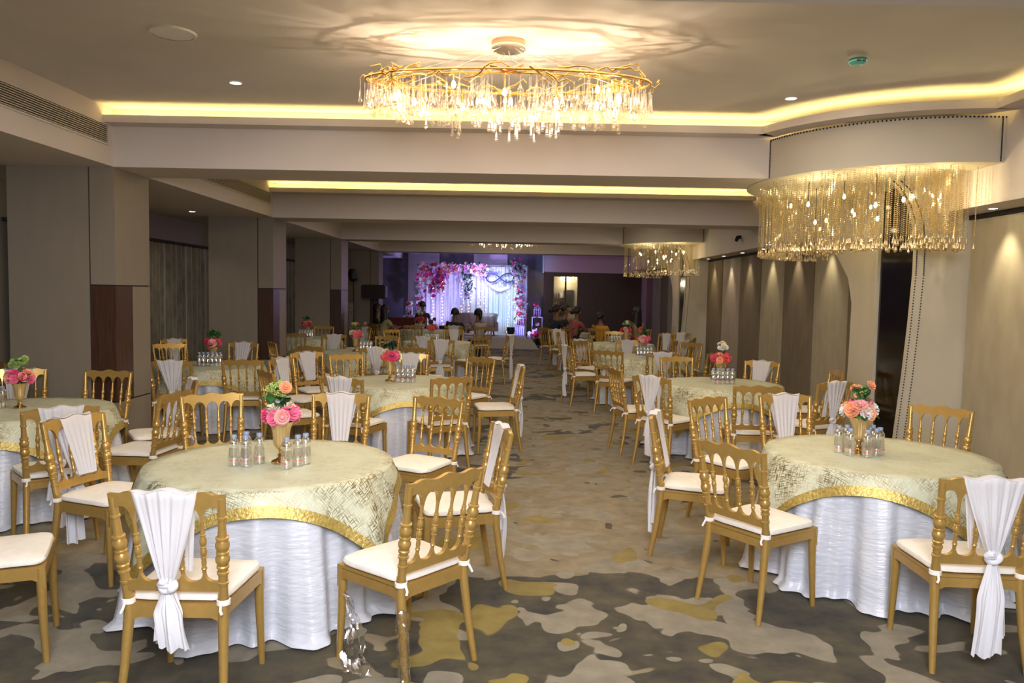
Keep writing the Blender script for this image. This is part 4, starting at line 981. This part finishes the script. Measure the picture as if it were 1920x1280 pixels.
# fairy lights
for k, x in enumerate((-2.78, -2.42, -1.75, -1.47, -1.15, -.95, -.15, .1)):
    rr = random.Random(60 + k); f = MB(); s_ = thing('fairy_lights', 'warm string of fairy lights on the drape, %s from the left' % ('first', 'second', 'third', 'fourth', 'fifth', 'sixth', 'seventh', 'eighth')[k], 'fairy lights', (x, 26.58, .4), 0, 'fairy light strings')
    MB().tube([(0, 0, 0), (.02, 0, .7), (0, 0, 1.9)], .003, 4).build('cord', 'white', s_)
    for q in range(17):
        f.sphere((rr.uniform(-.05, .05), -.02, .02 + q * .09 * (1.25 if k in (0, 1, 3) else 1.2)), .014 if k in (0, 1, 3) else .011, 6, 5)
    f.build('bulbs', 'fairy', s_)
# loveseat
sf = thing('loveseat', 'rose beige loveseat with high curved back on the stage', 'sofa', (-1.25, 25.7, .34)); sf.scale = (1, 1, .8)
def sb(u, v):
    x = -.75 + 1.5 * u; e = abs(2 * u - 1); return (x, .32 - .25 * e ** 4 - .05 * (1 - v) + (.02 * sin(u * 44)) * sin(pi * v), .35 + .55 * v - .03 * e ** 6 * v)
bk2 = MB().grid(sb, 60, 10)
bk2.grid(lambda u, v: (lambda p: (p[0], p[1] + .10, p[2]))(sb(u, v)), 60, 10)
bk2.grid(lambda u, v: (lambda p: (p[0] * 1.0, p[1] + .10 * v, p[2] + .03 * sin(pi * v)))(sb(u, 1)), 60, 4)
bk2.build('backrest', 'sofa', sf, angle=80)
MB().box(-.7, .7, -.35, .28, .18, .34).build('base', 'sofa', sf, smooth=False)
MB().box(-.64, .64, -.37, .22, .342, .44).build('seat_cushion', 'sofa', sf, smooth=False)
for s_ in (-1, 1): MB().tube([(s_ * .72, -.33, .52), (s_ * .73, 0, .58), (s_ * .74, .2, .75)], [.06, .06, .07], 12).box(s_ * .73 - .05, s_ * .73 + .05, -.34, .25, .18, .53).build('armrest', 'sofa', sf)
for x in (-.62, .62):
    for y in (-.28, .22): MB().tube([(x, y, .18), (x * 1.05, y * 1.05, 0)], [.02, .012], 8).build('leg', 'groove', sf)
# bird cages, stands
def cage(x, y, z, label, s_=1.0):
    t = thing('bird_cage', label, 'bird cage', (x, y, z)); r = .12 * s_; h = .24 * s_
    for zz in (0, h): MB().tube([(r * cos(2 * pi * i / 24), r * sin(2 * pi * i / 24), zz + .006) for i in range(24)], .009, 6, closed=True).build('hoop', 'cage', t)
    for k in range(10):
        a = 2 * pi * k / 10; p = [(r * cos(a), r * sin(a), 0), (r * cos(a), r * sin(a), h)] + [(r * cos(a) * cos(q), r * sin(a) * cos(q), h + r * sin(q)) for q in (.35, .7, 1.1, 1.5)]
        MB().tube(p, .006, 5).build('bar', 'cage', t)
    rr = random.Random(int(x * 100)); 
    b_ = thing('flower_cluster', 'flowers inside and on top of the ' + label, 'flowers', (x, y, z), 0)
    for k in range(12): put('blossom', ROSE, b_, (rr.uniform(-.07, .07), rr.uniform(-.07, .05), (.03 if k < 5 else h + r) + rr.uniform(0, .09)), rot=(rr.uniform(.3, 1.2), 0, rr.uniform(0, 6)), scale=1.3, mt=rr.choice(('red', 'coral', 'whiteflower', 'red')))
def stand(x, y, z, w_, h, label):
    t = thing('wire_stand', label, 'stand', (x, y, z)); q = w_ / 2
    for a in (-q, q):
        for b_ in (-q, q): MB().tube([(a, b_, 0), (a, b_, h)], .014, 6).build('post', 'cage', t)
    for zz in (.014, h - .014): MB().tube([(-q, -q, zz), (q, -q, zz), (q, q, zz), (-q, q, zz)], .014, 6, closed=True).build('ring', 'cage', t)
stand(.84, 26.1, 0, .34, .97, 'tall white wire stand right of the stage'); MB
cage(.84, 26.1, .97, 'white bird cage on the tall wire stand')
t = thing('slatted_crate', 'white slatted crate stand at the right end of the stage', 'stand', (.25, 25.9, .34))
for k in range(5): MB().box(-.15 + k * .066, -.115 + k * .066, -.13, -.115, 0, .32).build('slat', 'cage', t, smooth=False)
MB().box(-.16, .16, -.13, .13, .30, .33).build('top', 'cage', t, smooth=False); MB().box(-.16, .16, .11, .13, 0, .30).build('back', 'cage', t, smooth=False)
cage(.25, 25.9, .675, 'white bird cage on the slatted crate')
stand(-3.5, 26.0, 0, .34, .95, 'white wire stand left of the backdrop'); cage(-3.5, 26.0, .95, 'white bird cage left of the backdrop')
stand(-3.0, 25.2, .34, .3, .6, 'low white wire stand on the stage left'); cage(-3.0, 25.2, .94, 'white bird cage on the low stand')
g = garland('flower_cluster', 'white and red flowers at the foot of the tall wire stand', [(.82, 25.75, .5), (.82, 25.7, .32)], 24, (.10,), ['whiteflower', 'red', 'blush', 'whiteflower'], 12, 8)
def par_light(x, y, z, label, aim, col, power, spot=70):
    t = thing('stage_light', label, 'stage light', (x, y, z))
    MB().lathe([(.10, -.12), (.13, -.02), (.13, .10), (.12, .10), (.10, -.10)], (0, 0, .2), seg=20).build('housing', 'black', t)
    MB().tube([(-.15, 0, .2), (-.15, 0, .02), (.15, 0, .02), (.15, 0, .2)], .012, 6).build('yoke', 'black', t)
    light('SPOT', (x, y, z + .36), power, col, target=aim, size=.06, spot=spot, blend=.7, name='stage_beam')
par_light(-.05, 25.2, .34, 'black stage uplight at the right side of the stage', (-.5, 26.7, 2.0), (.35, .6, 1.0), 130, 110)
par_light(.88, 25.1, 0, 'black stage uplight on the floor right of the stage', (-.8, 27, 2.4), (.22, .2, 1.0), 150, 95)
par_light(-2.3, 25.5, .34, 'black stage uplight at the left side of the stage', (-2.9, 26.9, 2.0), (.38, .36, 1.0), 150, 110)
light('SPOT', (-.3, 24.6, 2.85), 330, (.58, .78, 1.0), target=(-.6, 26.7, 1.6), size=.1, spot=62, blend=.9, name='stage_beam')
light('SPOT', (-3.0, 24.2, 2.85), 80, (.60, .52, 1.0), target=(-2.8, 26.7, 1.9), size=.1, spot=48, blend=.9, name='stage_beam')
light('SPOT', (-1.0, 25.4, 2.3), 200, (.45, .35, 1.0), target=(-1.4, 27.4, 3.1), size=.1, spot=140, blend=.9, name='stage_beam')
light('SPOT', (.2, 25.6, 2.2), 70, (.72, .35, 1.0), target=(-3.9, 17, 1.4), size=.1, spot=24, blend=.9, name='stage_beam')
light('SPOT', (-.6, 25.0, 1.6), 110, (.72, .30, .85), target=(3.6, 26.5, 2.6), size=.1, spot=70, blend=.9, name='stage_beam')
# bar interior
light('POINT', (1.9, 27.05, 2.2), 30, (1, .85, .55), size=.08, name='bar_lamp')
t = thing('bar_shelf', 'lit bar shelf of bottles seen through the glazed door', 'shelf', (1.62, 27.28, 0))
for z in (.7, 1.0, 1.3, 1.6): MB().box(-.2, .2, -.1, .1, z, z + .02).build('shelf_board', 'wood', t, smooth=False)
MB().box(-.21, -.19, -.1, .1, 0, 1.9).box(.19, .21, -.1, .1, 0, 1.9).build('side_panel', 'wood', t, smooth=False)
rr = random.Random(77)
for z, zn in ((.72, 'lowest'), (1.02, 'second lowest'), (1.32, 'second highest'), (1.62, 'highest')):
    for k in range(5):
        m_ = MB().lathe([(.028, 0), (.03, .02), (.03, .12), (.012, .17), (.012, .2)], seg=10)
        tag(m_.build('bar_bottle', rr.choice(('vase', 'leaf_dark', 'whiteflower', 'wine')), None, loc=(1.46 + k * .08, 27.26, z)), 'bar bottle, %s from the left on the %s lit shelf' % (ORD[k], zn), 'bottle', 'bottles on the bar shelves')
t = thing('wall_screen', 'dark wall screen inside the bar', 'screen', (2.0, 27.36, 1.55)); MB().box(-.16, .16, -.02, .02, -.22, .36).build('panel', 'black', t, smooth=False)
t = thing('bead_chandelier', 'small glowing chandelier inside the bar', 'chandelier', (1.95, 27.0, 2.49)); m_ = MB(); rr = random.Random(5)
for k in range(40): strand(m_, rr.uniform(-.3, .3), rr.uniform(-.15, .15), 0, rr.uniform(.08, .2))
m_.build('bead_strands', 'beadglass', t, smooth=False)['kind'] = 'stuff'
m_ = MB()
for k in range(6):
    MB().sphere((-.25 + k * .1, 0, -.12 - .03 * (k % 2)), .02, 8, 6).build('bulb', 'bulb', t)
trim(MB().box(1.37, 2.27, 26.72, 27.38, 2.49, 2.5), 'plaster', 'ceiling panel inside the bar')
# speaker, truss, maroon sofa
t = thing('loudspeaker', 'black loudspeaker mounted sideways on a tall stand', 'loudspeaker', (-3.78, 21.0, 1.72))
bx = MB().prism([(-.33, -.14), (-.28, -.18), (.28, -.18), (.33, -.14), (.33, .17), (.28, .2), (-.28, .2), (-.33, .17)], -.17, .17, 'y'); bx.build('cabinet', 'black', t, smooth=False)
MB().box(-.29, .29, -.182, -.172, -.15, .17).build('grille', 'groove', t, smooth=False)
t = thing('speaker_stand', 'black pole stand under the loudspeaker', 'stand', (-3.78, 21.0, 0))
MB().tube([(0, 0, 0.02), (0, 0, 1.53)], .02, 10).build('pole', 'black', t)
for k in range(3):
    a = 2 * pi * k / 3 + .5; MB().tube([(0, 0, .6), (.4 * cos(a), .4 * sin(a), .012)], .012, 8).build('leg', 'black', t)
t = thing('maroon_sofa', 'dark maroon sofa left of the stage', 'sofa', (-3.3, 22.1, 0))
MB().box(-.5, .8, -.3, .3, .1, .45).build('seat', 'maroon', t, smooth=False); MB().box(-.5, .8, .3, .45, .1, 1.0).build('backrest', 'maroon', t, smooth=False)
for a in (-.58, .8): MB().box(a, a + .08, -.3, .45, .1, .6).build('armrest', 'maroon', t, smooth=False)
for a in (-.45, .75):
    for b_ in (-.25, .4): MB().tube([(a, b_, 0), (a, b_, .1)], .02, 8).build('leg', 'black', t)
def glit():
    m = mottled('glitter_panel', (.05, .03, .02), (.8, .65, .5), 60, .3, .8); return m
M['glitter'] = glit()
t = thing('sequin_panel', 'narrow glittering sequin panel on a black frame near the third pillar', 'panel', (-4.18, 19.6, 0))
MB().box(-.12, .12, -.02, .02, .72, 1.45).build('panel', 'glitter', t, smooth=False); MB().tube([(-.12, 0, 0), (-.12, 0, 1.5), (.12, 0, 1.5), (.12, 0, 0)], .015, 6).build('frame', 'black', t)
t = thing('stage_light', 'dark moving head light high on a pole near the third pillar', 'stage light', (-4.18, 20.2, 0))
MB().tube([(0, 0, .0), (0, 0, 2.35)], .018, 8).build('pole', 'black', t); MB().lathe([(.05, -.16), (.12, -.1), (.14, .05), (.1, .16)], (0, -.05, 2.15), seg=16).build('housing', 'black', t); MB().lathe([(.2, 0), (.2, .02)], seg=20).build('base', 'black', t)

# ------------------------------------------------------------------ people
def skin_obj(name, mt, chains, parent, sub=2):
    """chains: list of lists of (x,y,z,r); first vertex of first chain is the root; shared points are merged"""
    vs = []; es = []; rs = []; idx = {}
    for chn in chains:
        last = None
        for (x, y, z, r) in chn:
            k = (round(x, 3), round(y, 3), round(z, 3))
            if k not in idx: idx[k] = len(vs); vs.append((x, y, z)); rs.append(r)
            i = idx[k]
            if last is not None and last != i: es.append((last, i))
            last = i
    me = D.meshes.new(name); me.from_pydata(vs, es, []); me.update(); me.skin_vertices or None
    o = D.objects.new(name, me); C.objects.link(o)
    sk = o.modifiers.new('Skin', 'SKIN'); sk.use_smooth_shade = True; sk.use_x_symmetry = False; sk.branch_smoothing = .6
    for i, sv in enumerate(me.skin_vertices[0].data):
        r = rs[i]; sv.radius = (r if not isinstance(r, tuple) else r[0], r if not isinstance(r, tuple) else r[1]); sv.use_root = (i == 0)
    ss = o.modifiers.new('Sub', 'SUBSURF'); ss.levels = sub - 1; ss.render_levels = sub - 1
    dg = bpy.context.evaluated_depsgraph_get(); dg.update()
    m2 = D.meshes.new_from_object(o.evaluated_get(dg)); D.objects.remove(o)
    m2.materials.clear(); m2.materials.append(M[mt]); m2.name = name
    for p in m2.polygons: p.use_smooth = True
    return put(name, m2, parent)
def person(label, loc, yaw, top, bottom, hair='bun', pose='sit', lean=0.05, s_=1.0, arms='table', print_=None, head_turn=0.0):
    t = thing('person', label, 'person', loc, yaw - pi / 2)
    t.scale = (s_ * .95,) * 3 if pose == 'sit' else (s_,) * 3
    hz = .585 if pose == 'sit' else .92
    L_ = lean
    pel = (0, 0, hz + .03, .13); sp = (0, L_ * .3, hz + .22, .12); chst = (0, L_ * .7, hz + .40, .135); nk = (0, L_, hz + .545, .055); hd = (0, L_ + .015, hz + .62, .058)
    h2 = (0, L_ + .01, hz + .70, .092); h3 = (0, L_ + .0, hz + .775, .075)
    nose = [(0, L_ + .01, hz + .70, .092), (0, L_ + .10, hz + .685, .016), (0, L_ + .122, hz + .672, .010)]
    body = [[pel, sp, chst, nk, hd, h2, h3], nose]
    cl = [[(0, -.0, hz - .02, .145), (0, L_ * .3, hz + .20, .137), (0, L_ * .7, hz + .39, .15), (0, L_ * .95, hz + .485, .085)]]
    lg = [[(0, 0, hz + .0, .14)]]
    for sd in (-1, 1):
        sh = (sd * .175, L_ * .75, hz + .455, .058)
        if arms == 'table': el = (sd * .24, L_ + .12, hz + .23, .042); wr_ = (sd * .12, L_ + .34, hz + .28, .028)
        elif arms == 'face': el = (sd * .20, L_ + .2, hz + .25, .042); wr_ = (sd * .09, L_ + .17, hz + .48, .028)
        else: el = (sd * .25, L_ - .04, hz + .20, .042); wr_ = (sd * .22, L_ + .08, hz + .0, .028)
        d = (Vector(wr_[:3]) - Vector(el[:3])).normalized(); pm = Vector(wr_[:3]) + d * .06; palm = (*pm, .03)
        body.append([chst, sh, el, wr_, palm])
        side = d.cross(Vector((0, 0, 1))).normalized() if abs(d.z) < .9 else Vector((1, 0, 0))
        for q, (off, ln) in enumerate(((-.024, .06), (-.008, .07), (.008, .066), (.024, .052))):
            a = pm + side * off + d * .035; b_ = a + d * ln * .55 - Vector((0, 0, .01)); c_ = b_ + d * ln * .4 - Vector((0, 0, .02))
            body.append([palm, (*a, .0095), (*b_, .0085), (*c_, .007)])
        th = Vector(wr_[:3]) + d * .025 - side * sd * .035; body.append([(*wr_[:3], .028), (*th, .012), (*(th + d * .035), .009)])
        cl.append([(0, L_ * .7, hz + .39, .15), (sh[0], sh[1], sh[2], .07), (sh[0] * .35 + el[0] * .65, sh[1] * .35 + el[1] * .65, sh[2] * .35 + el[2] * .65, .056)])
        if pose == 'sit':
            kn = (sd * .13, .43, hz - .02, .062); an = (sd * .13, .42, .09, .042); ft = (sd * .13, .55, .04, .035)
            hp = (sd * .10, .06, hz + .0, .09)
        else:
            hp = (sd * .10, 0, hz - .06, .09); kn = (sd * .11, .02, .5, .062); an = (sd * .11, 0, .09, .042); ft = (sd * .11, .13, .04, .035)
        body.append([pel, hp, kn, an, ft])
        lg.append([(0, 0, hz + .0, .14), (hp[0], hp[1], hp[2], .105), (kn[0], kn[1], kn[2], .078), (an[0], an[1], an[2] + .05, .06)])
    skin_obj('body', 'skin', body, t, 2)
    skin_obj('top', top, cl, t, 2); skin_obj('trousers', bottom, lg, t, 2)
    hb = MB(); hc = (0, L_ - .015, hz + .745)
    def hf(u, v):
        a = 2 * pi * u; e = pi / 2 - v * 2.1; fr = max(0, sin(a))
        if fr > .25 and e < .45: e = .45 + (e - .45) * .12
        r = .112 + .006 * sin(9 * a)
        return (r * cos(e) * cos(a) * .92, hc[1] + r * cos(e) * sin(a) * 1.05, hc[2] + r * sin(e) * 1.05)
    hb.grid(hf, 28, 12, closeu=True)
    if hair == 'bun': hb.sphere((0, hc[1] - .14, hc[2] - .03), .06, 12, 8)
    if hair == 'long':
        def lf(u, v):
            a = pi + (u) * pi; w_ = .11 + .035 * v; return (w_ * cos(a), hc[1] + .0 + (.10 + .03 * v) * sin(a) * (1 - .15 * v), hc[2] - .0 - .42 * v)
        hb.grid(lf, 20, 10)
    if hair == 'tail':
        hb.tube([(0, hc[1] - .10, hc[2] + .0), (.0, hc[1] - .17, hc[2] - .02), (0, hc[1] - .17, hc[2] - .12), (0, hc[1] - .14, hc[2] - .2)], [.03, .045, .04, .01], 10)
    hb.build('hair', 'hair', t, angle=80)
    for sd in (-1, 1):
        MB().sphere((sd * .033, L_ + .098, hz + .712), .010, 8, 6).build('eye', 'white', t)
        MB().sphere((sd * .105, L_ + .0, hz + .695), .022, 8, 6, (.5, .8, 1.3)).build('ear', 'skin', t)
    MB().sphere((0, L_ + .094, hz + .645), .018, 8, 6, (1.3, .5, .4)).build('mouth', 'maroon', t)
    if print_: put('print', print_, t, (0, L_ * .5 - .155, hz + .30), rot=(pi / 2 - .05, 0, 0))
    return t
SV = text_mesh('SERVICE', .062, 'cushion', 'print')
person('person in a dark shirt with printed back, seated facing the stage', (-1.42, 18.93, 0), pi * .5, 'navy', 'dark_cloth', 'short', print_=SV)
person('person in a pale shirt with a ponytail bending toward the dark shirted guest', (-.8, 18.72, 0), pi * .62, 'shirt', 'denim', 'tail', lean=.12)
person('person in a cream dress with long hair seated at the far left table', (-3.25, 19.2, 0), 0.72, 'cream_dress', 'cream_dress', 'long', lean=.08, s_=1.03)
person('person in dark clothes with long hair below the loudspeaker', (-3.55, 19.95, 0), 0.05, 'dark_cloth', 'dark_cloth', 'long', s_=1.04)
person('person in dark navy standing in front of the backdrop at left', (-2.45, 20.9, 0), pi * .5, 'navy', 'navy', 'short', pose='stand', arms='down', s_=.84)
person('person in long navy dress seated at the aisle on the right', (1.0, 18.7, 0), .55, 'navy', 'navy', 'bun', lean=.08, s_=1.1)
person('person in a pink top leaning forward at the far right table', (1.5, 19.35, 0), .67, 'pink_top', 'dark_cloth', 'bun', lean=.16, s_=1.06)
person('person in a brown top between the navy and pink guests', (1.3, 20.35, 0), -.1, 'wine' if False else 'dark_cloth', 'dark_cloth', 'short', lean=.1, s_=1.08)
person('person in a mustard yellow top with back to the camera', (2.15, 18.85, 0), 1.3, 'yellow_top', 'dark_cloth', 'bun', s_=.98)
person('person in a floral top with long black hair at far right', (3.1, 19.0, 0), 2.05, 'floral', 'red_dress', 'long', s_=1.08)
